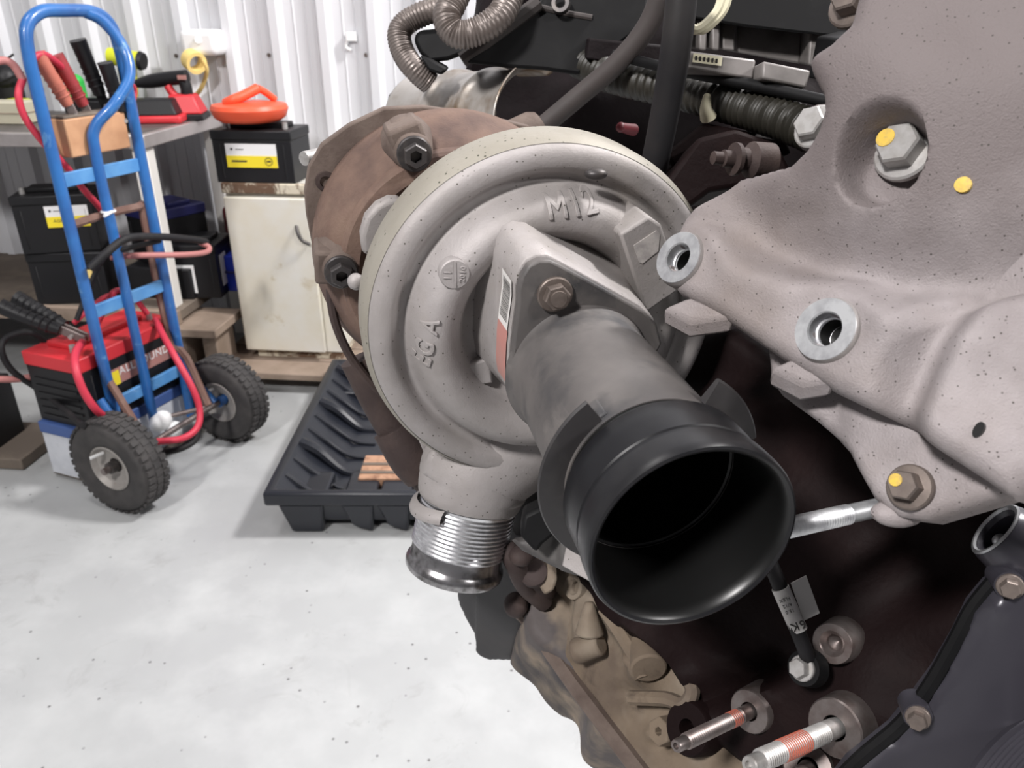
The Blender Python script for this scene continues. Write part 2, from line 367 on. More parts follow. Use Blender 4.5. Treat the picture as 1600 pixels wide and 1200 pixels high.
# corrugated sheet wall: pans with two shallow swages and trapezoid ribs every 178 mm
pitch = .178; u0 = bgpix(377, 79, 3.0).dot(BU) - .005
m = MB(); prof = []
k0 = int((-3.9 - u0) / pitch); k1 = int((4.9 - u0) / pitch)
for k in range(k0, k1):
    u = u0 + k * pitch
    prof += [(u - .062, 3.0), (u - .045, 2.972), (u - .016, 2.972), (u, 3.0), (u + .034, 3.0), (u + .038, 2.997), (u + .042, 3.0), (u + .078, 3.0), (u + .082, 2.997), (u + .086, 3.0)]
n = len(prof); vs = [bg(u, v, 0.0) for u, v in prof] + [bg(u, v, 4.2) for u, v in prof]
m.add(vs, [(i, i + 1, n + i + 1, n + i) for i in range(n - 1)]); wall = tag(m.build('wall_back', m_wall, ang=10), kind='structure')
for px, py in ((275, 87), (420, 86), (572, 86)):
    q = bgpix(px, py, 2.998); bolt_mb(q, -BV, .0055, .006, 1.3).build('wall_screw', m_bolt, wall)
# wall things
wo = root('power_outlet', 'white power outlet box on the corrugated wall with a yellow strap hanging from it', 'outlet', bgpix(318, 66, 3.0))
m = MB(); m.box(bgpix(318, 66, 2.94), (.135, .10, .085), RB); m.build('outlet_box', m_paper, wo, bevel=.02, bseg=3)
m = MB(); m.cyl(bgpix(310, 62, 2.9), bgpix(310, 62, 2.885), .013); m.build('switch', m_paper, wo)
st = root('yellow_strap', 'pale yellow strap roll hanging below the white outlet box', 'strap', bgpix(305, 95, 2.90))
m = MB(); m.lathe([(.026, -.022), (.038, -.022), (.038, .022), (.026, .022), (.026, -.022)], bgpix(303, 96, 2.88), BU * .75 - BV * .6 + V((0, 0, -.3)), 24); m.build('strap_roll', m_yelstrap, st)
m = MB(); m.tube([bgpix(312, 85, 2.88), bgpix(322, 105, 2.9), bgpix(321, 122, 2.93), bgpix(313, 140, 2.95), bgpix(303, 152, 2.97)], .008, 8, 6); m.build('strap_tail', m_yelstrap, st)
cl = MB(); q = bgpix(549, 57, 2.985); cl.box(q, (.035, .02, .03), RB); cl.tube([q - BU * .015 - V((0, 0, .01)), q - BU * .022 - V((0, 0, .035)), q - BU * .006 - V((0, 0, .045))], .006, 8, 4)
tag(cl.build('wall_hook', m_paper, bevel=.004), 'small white plastic hook on the corrugated wall right of the battery', 'hook')
# ================================================================== WORKBENCH
UB, VB = -1.389, 2.40
bench = root('workbench', 'steel topped workbench with white legs and a timber lower shelf against the corrugated wall', 'bench', bg(-2, 2.7, 0))
m = MB(); m.box(bg(UB - 1.2, 2.69, .838), (2.4, .6, .042), RB); m.build('bench_top', m_steel, bench, bevel=.004)
m = MB(); m.box(bg(UB - 1.205, 2.70, .8595), (2.36, .56, .002), RB); m.build('bench_sheet', m_benchdark, bench)
for u, v in ((UB - .04, 2.44), (UB - 2.3, 2.44), (UB - .04, 2.93), (UB - 2.3, 2.93)):
    m = MB(); m.box(bg(u, v, .41), (.05, .05, .82), RB); m.build('leg', m_legwhite, bench, bevel=.004)
m = MB(); m.box(bg(UB - 1.2, 2.69, .27), (2.42, .60, .035), RB); m.build('lower_shelf', m_darkwood, bench, bevel=.003)
m = MB(); m.box(bg(UB - 1.2, 2.385, .265), (2.42, .025, .05), RB); m.build('shelf_edge', m_timber, bench, bevel=.003)
stool = root('timber_stool', 'small rough timber stand under the right end of the workbench', 'stand', bg(UB, 2.45, 0))
m = MB(); m.box(bg(UB + .05, 2.45, .225), (.20, .22, .03), RB); m.build('stand_top', m_timber, stool, bevel=.004)
for du in (-.02, .09):
    m = MB(); m.box(bg(UB + du, 2.47, .105), (.05, .14, .21), RB); m.build('leg', m_timber, stool, bevel=.004)
# ================================================================== CABINET, TIMBER BASE
VC = 2.50
uL = bgpix(345, 287, VC).dot(BU); zt = bgpix(400, 287, VC).z; zb = bgpix(400, 548, VC).z; uL = (uL + bgpix(390, 548, VC).dot(BU)) / 2 - .002
uD = bgpix(511, 548, VC).dot(BU); uR = uD + .055
cab = root('steel_cabinet', 'narrow cream painted steel cabinet with rusty edges beside the workbench', 'cabinet', bg((uL + uR) / 2, 2.7, zb))
m = MB(); m.box(bg((uL + uR) / 2, 2.74, (zt + zb) / 2), (uR - uL, .46, zt - zb), RB); m.build('cabinet_body', m_cream_paint, cab, bevel=.006)
m = MB(); m.box(bg((uL + uD) / 2, VC - .004, (zt - .035 + zb) / 2), (uD - uL - .004, .018, zt - zb - .05), RB); door = m.build('cabinet_door', m_cream_paint, cab, bevel=.005)
m = MB(); q = bgpix(464, 366, VC - .02); m.tube([bgpix(463, 353, VC - .014), bgpix(465, 364, VC - .028), bgpix(471, 375, VC - .03), bgpix(484, 382, VC - .02)], .0055, 8, 5); m.build('door_handle', m_boltdark, door)
m = MB(); m.box(bg((uL + uR) / 2, VC + .002, zt - .015), (uR - uL + .004, .02, .034), RB); m.build('top_edge', m_rustedge, cab, bevel=.004)
m = MB(); m.box(bg((uL + uR) / 2 + .01, 2.73, zb - .012), (uR - uL - .04, .42, .03), RB); m.build('cabinet_plinth', m_rustedge, cab)
pal = root('timber_pallet', 'low timber pallet of boards under the cream steel cabinet', 'pallet', bg((uL + uR) / 2, 2.6, 0))
zp = zb - .027
for k in range(4):
    m = MB(); m.box(bg((uL + uR) / 2 - .03, 2.43 + k * .125, zp - .012), (.5, .115, .024), RB); m.build('plank', m_timber, pal, bevel=.003)
for du in (-.2, .17):
    m = MB(); m.box(bg((uL + uR) / 2 - .03 + du, 2.66, (zp - .024) / 2), (.05, .4, zp - .024), RB); m.build('bearer', m_darkwood, pal)
# car battery builder (local: x width, y depth, z up, base at origin)
def battery(name, label, w_, d_, h_, lidh, bodym, lidm, M, group=None, term=True):
    r = root(name, label, 'battery', group=group, M=M)
    m = MB(); m.box((0, 0, (h_ - lidh) / 2), (w_, d_, h_ - lidh))
    for i in range(5): m.box((-w_ * .4 + w_ * .2 * i, -d_ / 2, (h_ - lidh) * .5), (.004, .004, (h_ - lidh) * .8)) if i in (0, 4) else None
    m.build('battery_case', bodym, r, bevel=.004)
    m = MB(); m.box((0, 0, h_ - lidh / 2), (w_ + .006, d_ + .006, lidh)); m.box((0, d_ * .1, h_ + .007), (w_ * .72, d_ * .45, .016)); m.build('battery_lid', lidm, r, bevel=.004)
    if term:
        for s in (-1, 1):
            m = MB(); m.cyl((s * w_ * .38, -d_ * .22, h_), (s * w_ * .38, -d_ * .22, h_ + .02), .009, .008, 14); m.build('terminal', m_boltbright, r)
    return r
def at(p, ang=0): return Matrix.Translation(V(p)) @ Matrix.Rotation(ang, 4, 'Z')
def sticker(r, w_, z0, h_, y, x=0, top=m_paper, bot=m_yellow, word=None):
    m = MB(); m.box((x, y, z0 + h_ * .5), (w_, .0016, h_)); lb = m.build('battery_label', top, r)
    m = MB(); m.box((x, y - .0008, z0 + h_ * .25), (w_, .0016, h_ * .5)); m.build('yellow_band', bot, lb)
    m = MB(); m.cyl((x - w_ * .38, y - .0006, z0 + h_ * .78), (x - w_ * .38, y - .0016, z0 + h_ * .78), h_ * .055, seg=10); m.box((x - w_ * .22, y - .0008, z0 + h_ * .77), (w_ * .16, .0016, h_ * .03)); m.build('label_mark', m_ink, lb)
    if word: text_mesh('label_word', word, (x - w_ * .22, y - .0018, z0 + h_ * .3), (1, 0, 0), (0, 0, 1), h_ * .2, .0003, m_ink, lb)
    else:
        m = MB(); m.box((x - w_ * .25, y - .0018, z0 + h_ * .27), (w_ * .3, .001, h_ * .07)); m.build('label_mark', m_ink, lb)
    return lb
wB = .262; hB = bgpix(395, 205, VC + .0).z - zt
ub = bgpix(397, 285, VC).dot(BU)
b1 = battery('car_battery', 'black car battery with white and yellow label standing on the cream cabinet', wB, .17, hB, .03, m_batt, m_batt, at(bg(ub + .008, VC + .085, zt + .002), -BY))
lb = sticker(b1, .168, hB * .30, .074, -.086, x=-.004)
m = MB(); m.lathe([(.011, 0), (.013, 0), (.013, .001), (.011, .001)], (.052, -.0875, hB * .30 + .02), (0, -1, 0), 18); m.box((.052, -.0878, hB * .3 + .02), (.014, .001, .005)); m.build('round_mark', m_ink, lb)
fu = root('orange_drain_pan', 'orange plastic drain pan with bent handle on the battery on the cabinet', 'pan', bg(ub, VC + .08, zt + hB))
zc = zt + hB + .024; q = bg(ub - .012, VC + .07, zc)
m = MB(); m.lathe([(0, .0), (.095, .0), (.112, .012), (.122, .038), (.116, .050), (.06, .058), (0, .06)], q, (0, 0, 1), 36); m.build('pan_body', m_orange, fu)
m = MB(); m.tube([q + V((-.06, -.04, .056)), q + V((-.03, -.05, .068)), q + V((.0, -.03, .080)), q + V((.035, 0, .098))], .016, 12, 5); m.tube([q + V((.035, .0, .098)), q + V((.05, .02, .085)), q + V((.07, .05, .06))], .011, 10, 4); m.build('pan_handle', m_orange, fu)
# ---- batteries and boxes on the lower shelf
zs = .288
def shelf(px, vv): return bgpix(px, 400, vv).dot(BU)
b = battery('car_battery', 'black battery with white and yellow label, upper of the stack on the lower shelf', .24, .17, .19, .03, m_batt, m_batt, at(bg(-1.80, 2.50, zs + .182), math.radians(14)))
sticker(b, .13, .085, .07, -.086, x=.04, word='AGM')
b = battery('car_battery', 'dull black battery under the yellow labelled one on the lower shelf', .24, .17, .18, .03, m_batt, m_batt, at(bg(-1.79, 2.50, zs), math.radians(6)), term=False)
m = MB(); m.box((.07, -.0865, .105), (.025, .0015, .03)); m.build('orange_sticker', m_yelstrap, b)
b = battery('car_battery', 'black battery with navy blue lid standing behind the blue hand truck', .17, .2, .19, .035, m_batt, m_navy, at(bg(-1.50, 2.63, zs + .115), math.radians(-35)), term=False)
m = MB(); m.box((.04, -.1015, .09), (.024, .0015, .036)); m.build('white_sticker', m_paper, b)
c_ = MB(); c_.box(bg(-1.50, 2.63, zs + .055), (.24, .26, .11), RB); tag(c_.build('black_crate', m_batt, bevel=.005), 'flat black crate on the lower shelf under the navy lidded battery', 'crate')
b = battery('car_battery', 'black battery with white stickers on its end behind the white bench leg', .2, .17, .19, .03, m_batt, m_batt, at(bg(-1.31 - .09, 2.60, zs), math.radians(0)), term=False)
m = MB(); m.box((.101, -.02, .09), (.0015, .06, .11)); m.build('white_sticker', m_paper, b)
m = MB(); m.box((-.02, -.0865, .07), (.08, .0015, .10)); m.build('white_sticker', m_paper, b)
bb = root('blue_tool_box', 'deep blue plastic box at the right end of the lower shelf', 'box', bg(-1.24, 2.68, zs))
m = MB(); m.prism([bg(-1.30, 2.60, zs + .0), bg(-1.19, 2.60, zs), bg(-1.175, 2.60, zs + .13), bg(-1.31, 2.60, zs + .13)], BV * .13); m.build('box_body', m_bluep, bb, bevel=.004)
m = MB(); m.box(bg(-1.243, 2.66, zs + .075), (.145, .145, .006), RB); m.build('box_band', m_navy, bb)
rb = MB(); rb.prism([bg(-1.40, 2.84, zs + .0), bg(-1.23, 2.84, zs + .0), bg(-1.215, 2.84, zs + .26), bg(-1.28, 2.84, zs + .33), bg(-1.40, 2.84, zs + .24)], BV * .09); tag(rb.build('red_pouch', m_darkred, bevel=.012), 'dark red soft pouch slumped against the wall on the lower shelf', 'pouch')
nb = MB(); nb.box(bg(-1.165, 2.80, zs + .05), (.10, .12, .10), RB); tag(nb.build('navy_case', m_navy, bevel=.008), 'navy case on the lower shelf beside the cream cabinet', 'case')
# ---- things on the bench top
zt2 = .8595
def bt(px, py): return floorpt(px, py, zt2)
def bv(px, v, z=zt2): p = bgpix(px, 190, v); return bg(p.dot(BU), v, z)
RC = Matrix.Rotation(math.radians(8), 3, 'Z')
ch = root('battery_charger', 'black and red drill battery charger at the right corner of the bench top', 'charger', bv(247, 2.70))
q = bv(249, 2.69)
m = MB(); m.box(q + V((0, 0, .014)), (.175, .12, .026), RC); m.build('charger_base', m_red, ch, bevel=.008)
m = MB(); m.prism([q + RC @ V(p) for p in ((-.085, -.055, .027), (.075, -.055, .027), (.075, .055, .027), (-.085, .055, .027))], V((0, .01, .05)), .72); m.build('charger_top', m_batt, ch, bevel=.006)
dr = root('impact_driver', 'black cordless driver on a red battery pack standing behind the charger on the bench', 'drill', bv(296, 2.80))
q = bv(296, 2.79)
m = MB(); m.prism([q + RC @ V(p) for p in ((-.055, -.055, .02), (.06, -.055, .02), (.06, .06, .02), (-.055, .06, .02))], V((-.01, .0, .065)), .72); m.build('battery_pack', m_red, dr, bevel=.008)
m = MB(); m.box(q + V((0, 0, .011)), (.125, .125, .021), RC); m.build('pack_base', m_batt, dr, bevel=.004)
m = MB(); m.tube([bgpix(212, 131, 2.78), bgpix(230, 128, 2.78), bgpix(262, 123, 2.78), bgpix(292, 120, 2.78)], .024, 14, 4, rf=lambda t: .55 + .45 * min(1, t * 2.2)); m.build('driver_body', m_batt, dr)
m = MB(); m.tube([bgpix(286, 124, 2.78), bgpix(291, 138, 2.78), bgpix(293, 155, 2.78)], .020, 12, 4); m.build('driver_grip', m_batt, dr)
m = MB(); m.tube([bgpix(262, 134, 2.77), bgpix(270, 146, 2.77), bgpix(282, 158, 2.77)], .014, 10, 4); m.build('trigger_guard', m_red, dr)
m = MB(); m.box(bgpix(284, 121, 2.752), (.03, .006, .014), RB); m.build('driver_badge', m_redlabel, dr)
dl = root('cordless_drill', 'lime yellow and black cordless drill standing behind the blue truck handle on the bench', 'drill', bv(205, 2.86))
m = MB(); m.tube([bgpix(172, 88, 2.86), bgpix(190, 90, 2.86), bgpix(205, 93, 2.86), bgpix(220, 95, 2.86)], .030, 16, 4); m.build('drill_body', m_yelplastic, dl)
m = MB(); m.cyl(bgpix(219, 95, 2.86), bgpix(225, 96, 2.86), .033, .028, 18); m.build('drill_cap', m_batt, dl)
m = MB(); m.tube([bgpix(205, 100, 2.86), bgpix(206, 115, 2.86), bgpix(208, 135, 2.86), bgpix(208, 150, 2.86)], .017, 12, 4); m.build('drill_grip', m_yelplastic, dl)
m = MB(); m.box(bv(210, 2.86, zt2 + .03), (.09, .075, .06), RB); m.build('drill_battery_pack', m_batt, dl, bevel=.006)
dl = root('cordless_drill', 'lime yellow and black tool lying behind the beige carton on the bench', 'drill', bv(20, 2.80))
m = MB(); m.box(bgpix(28, 166, 2.80), (.075, .07, .05), RB); m.build('drill_body', m_yelplastic, dl, bevel=.008)
m = MB(); m.box(bgpix(28, 166, 2.762), (.034, .004, .024), RB); m.build('drill_vent', m_batt, dl, bevel=.001)
m = MB(); m.tube([bgpix(-20, 172, 2.8), bgpix(0, 170, 2.8), bgpix(14, 168, 2.8)], .022, 12, 3); m.build('drill_nose', m_yelplastic, dl)
m = MB(); m.box(bv(22, 2.80, zt2 + .012), (.16, .10, .024), RB); m.build('drill_battery_pack', m_batt, dl, bevel=.004)
g_ = MB(); q = bv(130, 2.84); g_.cyl(q, q + V((0, 0, .11)), .035, .033); g_.sphere(q + V((0, 0, .115)), .033, 14, 8, (1, 1, .9)); tag(g_.build('green_bottle', m_green), 'small green plastic bottle on the bench behind the clamps', 'bottle')
tr = root('black_parts_tray', 'black plastic tray on the bench behind the wooden box of clamps', 'tray', bv(158, 2.76))
q = bv(158, 2.76); m = MB()
m.box(q + V((0, 0, .006)), (.16, .14, .012), RB)
for s in (-1, 1): m.box(q + RB @ V((s * .076, 0, .035)), (.01, .14, .06), RB); m.box(q + RB @ V((0, s * .066, .035)), (.16, .01, .06), RB)
m.build('tray_shell', m_batt, tr, bevel=.003)
ca = root('beige_carton', 'long beige carton lying flat at the left end of the bench', 'carton', bt(20, 208)); q = bv(52, 2.62, zt2 + .037) - BU * .21
m = MB(); m.box(q, (.42, .1, .07), RB); cb = m.build('carton_body', m_cardboard, ca, bevel=.004)
m = MB(); m.box(q + V((0, 0, .0)), (.424, .104, .003), RB); m.build('carton_seam', m_timber, ca)
lamp_ = root('black_angle_tool', 'black domed tool with thin cables at the far left of the bench', 'tool', bv(8, 2.90)); q = bgpix(10, 125, 2.90)
m = MB(); m.sphere(q, .055, 18, 10, (1, 1, 1.1)); m.cyl(V((q.x, q.y, zt2)), q, .05, .05); m.build('tool_body', m_batt, lamp_)
m = MB(); m.tube([q + V((-.03, -.06, .04)), q + V((.02, -.08, .05)), q + V((.08, -.05, .09))], .004, 6, 5); m.tube([q + V((-.03, -.06, -.01)), q + V((.03, -.08, .0)), q + V((.10, -.05, .03))], .004, 6, 5); m.build('thin_cable', m_batt, lamp_)
# ================================================================== BLUE HAND TRUCK  (local: x across, y towards the load, z up)
TA = math.atan2(.93, .37); MT = Matrix(((.37, -.93, 0, -1.04), (.93, .37, 0, 2.015), (0, 0, 1, 0), (0, 0, 0, 1)))
def tr2(x, y, z): return MT @ V((x, y, z))
truck = root('hand_truck', 'blue tubular hand truck on two black pneumatic wheels, loaded with batteries', 'hand truck', M=MT)
HW = .145; HL = .115; HT = 1.205
m = MB(); m.tube([(-HL, 0, .08), (-HL, 0, .5), (-HL, 0, .8), (-HL, 0, .95), (-HL, 0, 1.02), (-HL, 0, 1.06), (-HL, 0, HT - .10), (-HL + .012, 0, HT - .035), (-HL + .055, 0, HT - .004), (0, 0, HT), (HW - .055, 0, HT - .004), (HW - .012, 0, HT - .035), (HW, 0, HT - .10), (HW, 0, 1.06), (HW, 0, 1.02), (HW, 0, .95), (HW, 0, .8), (HW, 0, .5), (HW, 0, .08)], .0145, 14, 6); m.build('side_frame', m_blue, truck)
m = MB(); m.tube([(.06, 0, HT - .002), (.10, -.012, HT - .025), (.125, -.035, HT - .085), (.105, -.055, HT - .15), (.05, -.045, HT - .21), (.01, -.012, HT - .26), (.0, -.006, HT - .33), (0, -.006, .6), (0, -.006, .12)], .0135, 14, 6); m.build('centre_bar', m_blue, truck)
for z in (.835, .50, .235):
    m = MB(); m.box(((HW - HL) / 2, .004, z), (HW + HL, .012, .034)); m.build('cross_bar', m_bluelight, truck, bevel=.002)
m = MB(); m.tube([(-.12, -.10, .145), (-.12, -.03, .28), (-.105, .016, .36), (-.10, .016, .70), (-.09, .016, .725), (.12, .016, .725), (.13, .016, .70), (.135, .016, .36), (.14, -.03, .28), (.12, -.10, .145)], .011, 8, 3); m.build('rusty_brace_frame', m_rustbar, truck)['label'] = 'rusty brown inner brace frame'
for s in (-1, 1):
    m = MB(); m.tube([(s * .15, 0, .27), (s * .15, -.05, .19), (s * .15, -.10, .14)], .011, 10, 3); m.build('axle_brace', m_blue, truck)
m = MB(); m.cyl((-.27, -.10, .135), (.27, -.10, .135), .009); m.build('axle', m_stud, truck)
m = MB(); m.cyl((0, .01, .13), (.12, -.10, .14), .007); m.build('strut', m_stud, truck)
m = MB(); m.box((0, .11, .012), (.36, .22, .008)); m.build('toe_plate', m_darkwood, truck, bevel=.002)
m = MB(); m.tube([(.016 * math.cos(a), -.006 + .016 * math.sin(a), .74) for a in [k * math.pi / 5 for k in range(10)]], .003, 6, 2, closed=True); m.cyl((-.0, -.018, .74), (-.035, -.03, .738), .004); m.build('cable_tie', m_paper, truck)
m = MB(); m.sphere((.01, -.02, .13), .03, 14, 8, (1.3, .8, 1)); m.sphere((.04, -.03, .09), .026, 12, 8, (1.1, .8, 1)); m.build('white_rag', m_paper, truck)
for s in (-1, 1):
    cx = -.217 if s < 0 else .195
    m = MB(); R_ = .135
    m.lathe([(.062, -.030), (.075, -.040), (.105, -.043), (.122, -.037), (.131, -.022), (.1335, 0), (.131, .022), (.122, .037), (.105, .043), (.075, .040), (.062, .030)], (cx, -.10, R_), (1, 0, 0), 48)
    ty = m.build('tyre', m_tyre, truck, ang=50)
    m = MB()
    for k in range(38):
        a = 2 * math.pi * k / 38
        for q_, off in ((-.024, 0), (0, .083), (.024, 0)):
            aa = a + off; c_ = V((cx + q_, -.10 - math.sin(aa) * .131, R_ + math.cos(aa) * .1312)); er = V((0, -math.sin(aa), math.cos(aa))); et = V((0, -math.cos(aa), -math.sin(aa)))
            m.box(c_, (.019, .014, .007), Matrix((V((1, 0, 0)), et, er)).transposed())
    tag(m.build('tread_blocks', m_tyre, ty), kind='stuff')
    m = MB(); o_ = s
    m.lathe([(.062, -.030), (.064, -.034), (.060, -.036), (.052, -.022), (.030, -.012), (.020, -.012), (.020, .012), (.030, .012), (.052, .022), (.060, .036), (.064, .034), (.062, .030)], (cx, -.10, R_), (1, 0, 0), 36); rm = m.build('wheel_rim', m_rim, truck, ang=30)
    m = MB(); m.cyl((cx - .034, -.10, R_), (cx + .034, -.10, R_), .016, seg=16); m.build('wheel_hub', m_boltdark if s < 0 else m_blue, rm)
    m = MB(); m.cyl((cx - .02, -.075, R_ + .035), (cx - .055, -.07, R_ + .037), .0045, seg=8); m.build('valve', m_paper, rm)
# load: two batteries, the clamp box and clamps, cables
def mt(x, y, z, a=0): return MT @ Matrix.Translation((x, y, z)) @ Matrix.Rotation(a, 4, 'Z')
b = battery('truck_battery', 'grey white battery with blue lid, lower of two on the hand truck', .35, .19, .165, .035, m_battwhite, m_battblue, mt(-.01, .118, .017), term=False)
m = MB(); m.box((-.1765, 0, .065), (.0015, .13, .09)); m.build('pale_sticker', m_battwhite, b)
b = battery('truck_battery', 'black battery with bright red lid, upper of two on the hand truck', .35, .19, .205, .04, m_batt, m_red, mt(0.0, .118, .183))
for k in range(6):
    m = MB()
    m.box((-.1765, 0, .02 + k * .022), (.004, .15, .006)); m.build('case_rib', m_batt, b)
m = MB(); m.box((.04, -.0965, .115), (.24, .002, .045)); lb = m.build('front_label', m_redlabel, b)
text_mesh('label_word', 'ALLROUNDER', (.055, -.0980, .125), (1, 0, 0), (0, 0, 1), .032, .0004, m_paper, lb)
m = MB(); m.box((-.075, -.0972, .112), (.035, .003, .04)); m.build('yellow_patch', m_yellow, lb)
hb = root('clamp_box', 'wooden block hung on the top bar of the hand truck to hold jumper clamps', 'box', M=MT)
m = MB(); m.box((.035, .035, .925), (.185, .055, .09)); m.build('box_body', m_ply, hb, bevel=.004)
m = MB(); m.box((.035, .035, .973), (.18, .05, .008)); m.build('box_cover', m_darkwood, hb, bevel=.003)
def ppx(px, py, y=0.):        # point on a plane parallel to the truck frame, y metres towards the load
    return Plane(tr2(0, y, 0), V((.93, -.37, 0))).hit(px, py)
def clamp(px, py, y, label, skin, jaw, tilt=.4, lean=-.715, sc=.85, M=None):
    r = root('jumper_clamp', label, 'clamp', M=M or (Matrix.Translation(ppx(px, py, y)) @ MT.to_3x3().to_4x4() @ Matrix.Rotation(lean, 4, 'Z') @ Matrix.Scale(sc, 4)))
    for s in (-1, 1):
        m = MB(); P = [V((-tilt * .17, s * .034, .165)), V((-tilt * .115, s * .028, .115)), V((-tilt * .06, s * .018, .06)), V((-tilt * .03, s * .012, .03))]
        m.tube(P, .020, 12, 5, rf=lambda t: 1.05 - .25 * t)
        gp = m.build('grip', skin, r)
        m = MB()
        for k in range(7):
            p = P[0] + (P[3] - P[0]) * (.1 + k * .12); m.lathe([(.0190, -.003), (.0212, 0), (.0190, .003)], p, P[0] - P[3], 12)
        m.build('grip_ridges', skin, gp)
        m = MB(); m.prism([V((-tilt * .03 - .013, s * .009 - .003, .035)), V((-tilt * .03 + .013, s * .009 - .003, .035)), V((.022, s * .009 - .003, -.035)), V((-.002, s * .009 - .003, -.035))], V((0, .006, 0))); m.build('jaw', jaw, r, bevel=.002)
    m = MB(); m.cyl((.004, -.02, .0), (.004, .02, .0), .006, seg=10); m.build('pivot', m_boltbright, r)
    return r
clamp(116, 180, .03, 'faded orange red jumper clamp, front one on the wooden box of the hand truck', m_clampskin, m_clampmetal, tilt=.33)
clamp(139, 180, .05, 'dark red jumper clamp behind the faded orange red one on the wooden box', m_clampred, m_clampmetal, tilt=.30)
clamp(163, 165, .07, 'black jumper clamp beside the bent centre bar of the hand truck', m_batt, m_batt, tilt=.18, sc=.95)
clamp(194, 188, .02, 'black jumper clamp hanging at the far post of the hand truck', m_batt, m_batt, tilt=.12)
def cable(name, label, pts, r, mt_): m = MB(); m.tube(pts, r, 10, 6); return tag(m.build(name, mt_), label, 'cable')
cable('jumper_cable', 'faded red jumper cable looping out left of the hand truck handle', [ppx(-40, 118, .05), ppx(-5, 96, .05), ppx(18, 99, .04), ppx(36, 125, .03)], .009, m_pinkrub)
cable('jumper_cable', 'dark red jumper cable running down behind the near post of the hand truck', [ppx(46, 112, .03), ppx(52, 92, .03), ppx(68, 85, .03), ppx(88, 97, .04), ppx(104, 112, .05)] , .008, m_redrub)
cable('jumper_cable', 'dark red cable hanging left of the near post from the clamp box', [ppx(36, 122, .03), ppx(29, 150, .03), ppx(40, 185, .03), ppx(70, 225, .03), ppx(105, 262, .04), ppx(130, 295, .05), ppx(160, 330, .05), ppx(185, 375, .04)], .0085, m_redrub)
cable('jumper_cable', 'red cable curving round the far post at the wooden box', [ppx(200, 125, .02), ppx(211, 140, .03), ppx(208, 160, .03)], .006, m_redrub)
cable('jumper_cable', 'black and thick jumper cable looped level round the middle of the hand truck', [ppx(140, 420, -.03), ppx(170, 392, -.05), ppx(200, 372, -.06), ppx(250, 370, -.06), ppx(300, 374, -.06), ppx(322, 378, -.05)], .010, m_hose)
cable('jumper_cable', 'faded pink red cable looped level round the middle of the hand truck', [ppx(172, 402, .02), ppx(195, 400, .0), ppx(225, 399, -.05), ppx(290, 398, -.08), ppx(322, 394, -.07), ppx(326, 386, -.06), ppx(312, 379, -.05)], .008, m_pinkrub)
cable('jumper_cable', 'thin black cable from the middle loop down to the red lidded battery', [ppx(250, 376, -.05), ppx(200, 388, -.03), ppx(165, 400, .03), ppx(143, 440, .06), ppx(120, 500, .08)], .007, m_hose)
cable('jumper_cable', 'bright red cable tangled above the red battery lid', [ppx(145, 520, .08), ppx(165, 480, .06), ppx(180, 455, .05), ppx(205, 460, .05), ppx(230, 490, .04)], .008, m_redrub)
cable('jumper_cable', 'bright red cable lying along the red battery lid', [ppx(115, 505, .09), ppx(145, 478, .08), ppx(170, 462, .08), ppx(190, 470, .07)], .007, m_redrub)
cable('jumper_cable', 'red cable hanging in front of the near post down to the axle', [ppx(128, 535, .05), ppx(118, 552, .0), ppx(118, 575, -.04), ppx(130, 610, -.06), ppx(150, 640, -.07), ppx(175, 660, -.05)], .010, m_redrub)
cable('jumper_cable', 'red cable bowing out beside the far wheel of the hand truck', [ppx(243, 500, .03), ppx(254, 522, -.03), ppx(275, 560, -.10), ppx(300, 605, -.15), ppx(312, 640, -.17), ppx(308, 668, -.18), ppx(285, 685, -.17), ppx(245, 690, -.12)], .0095, m_redrub)
cable('jumper_cable', 'black cable loop sagging to the floor between the truck wheels', [ppx(312, 655, -.16), ppx(306, 685, -.17), ppx(285, 700, -.16), ppx(258, 706, -.12), ppx(240, 702, -.10)], .009, m_hose)
cable('jumper_cable', 'black cable arching over the left side of the red lidded battery', [ppx(130, 665, -.06), ppx(70, 615, .2), ppx(20, 580, .25), ppx(2, 545, .25), ppx(15, 525, .25), ppx(50, 520, .22), ppx(85, 545, .2)], .0085, m_hose)
cable('jumper_cable', 'faded brown red cable leaving the red lidded battery to the left', [ppx(110, 560, .15), ppx(70, 582, .22), ppx(30, 592, .25), ppx(-30, 592, .27)], .0095, m_pinkrub)
clamp(0, 0, 0, 'black clamp lying across the red battery lid on the hand truck', m_batt, m_clampmetal, sc=1, M=MT @ Matrix.Translation((-.10, .10, .425)) @ Matrix.Rotation(1.9, 4, 'Z') @ Matrix.Rotation(1.45, 4, 'Y'))
lc = MB(); q = floorpt(8, 640); lc.box(V((-1.62, 2.05, .13)), (.22, .2, .2), RB); lc.box(V((-1.62, 2.05, .235)), (.18, .1, .02), RB); tag(lc.build('black_case', m_batt, bevel=.006), 'black case on a plank at the left edge behind the hand truck', 'case')
tb = MB(); tb.box(V((-1.75, 2.10, .02)), (.7, .22, .036), RB); tag(tb.build('floor_plank', m_darkwood, bevel=.004), 'dark plank on the floor under the bench left of the hand truck', 'plank')
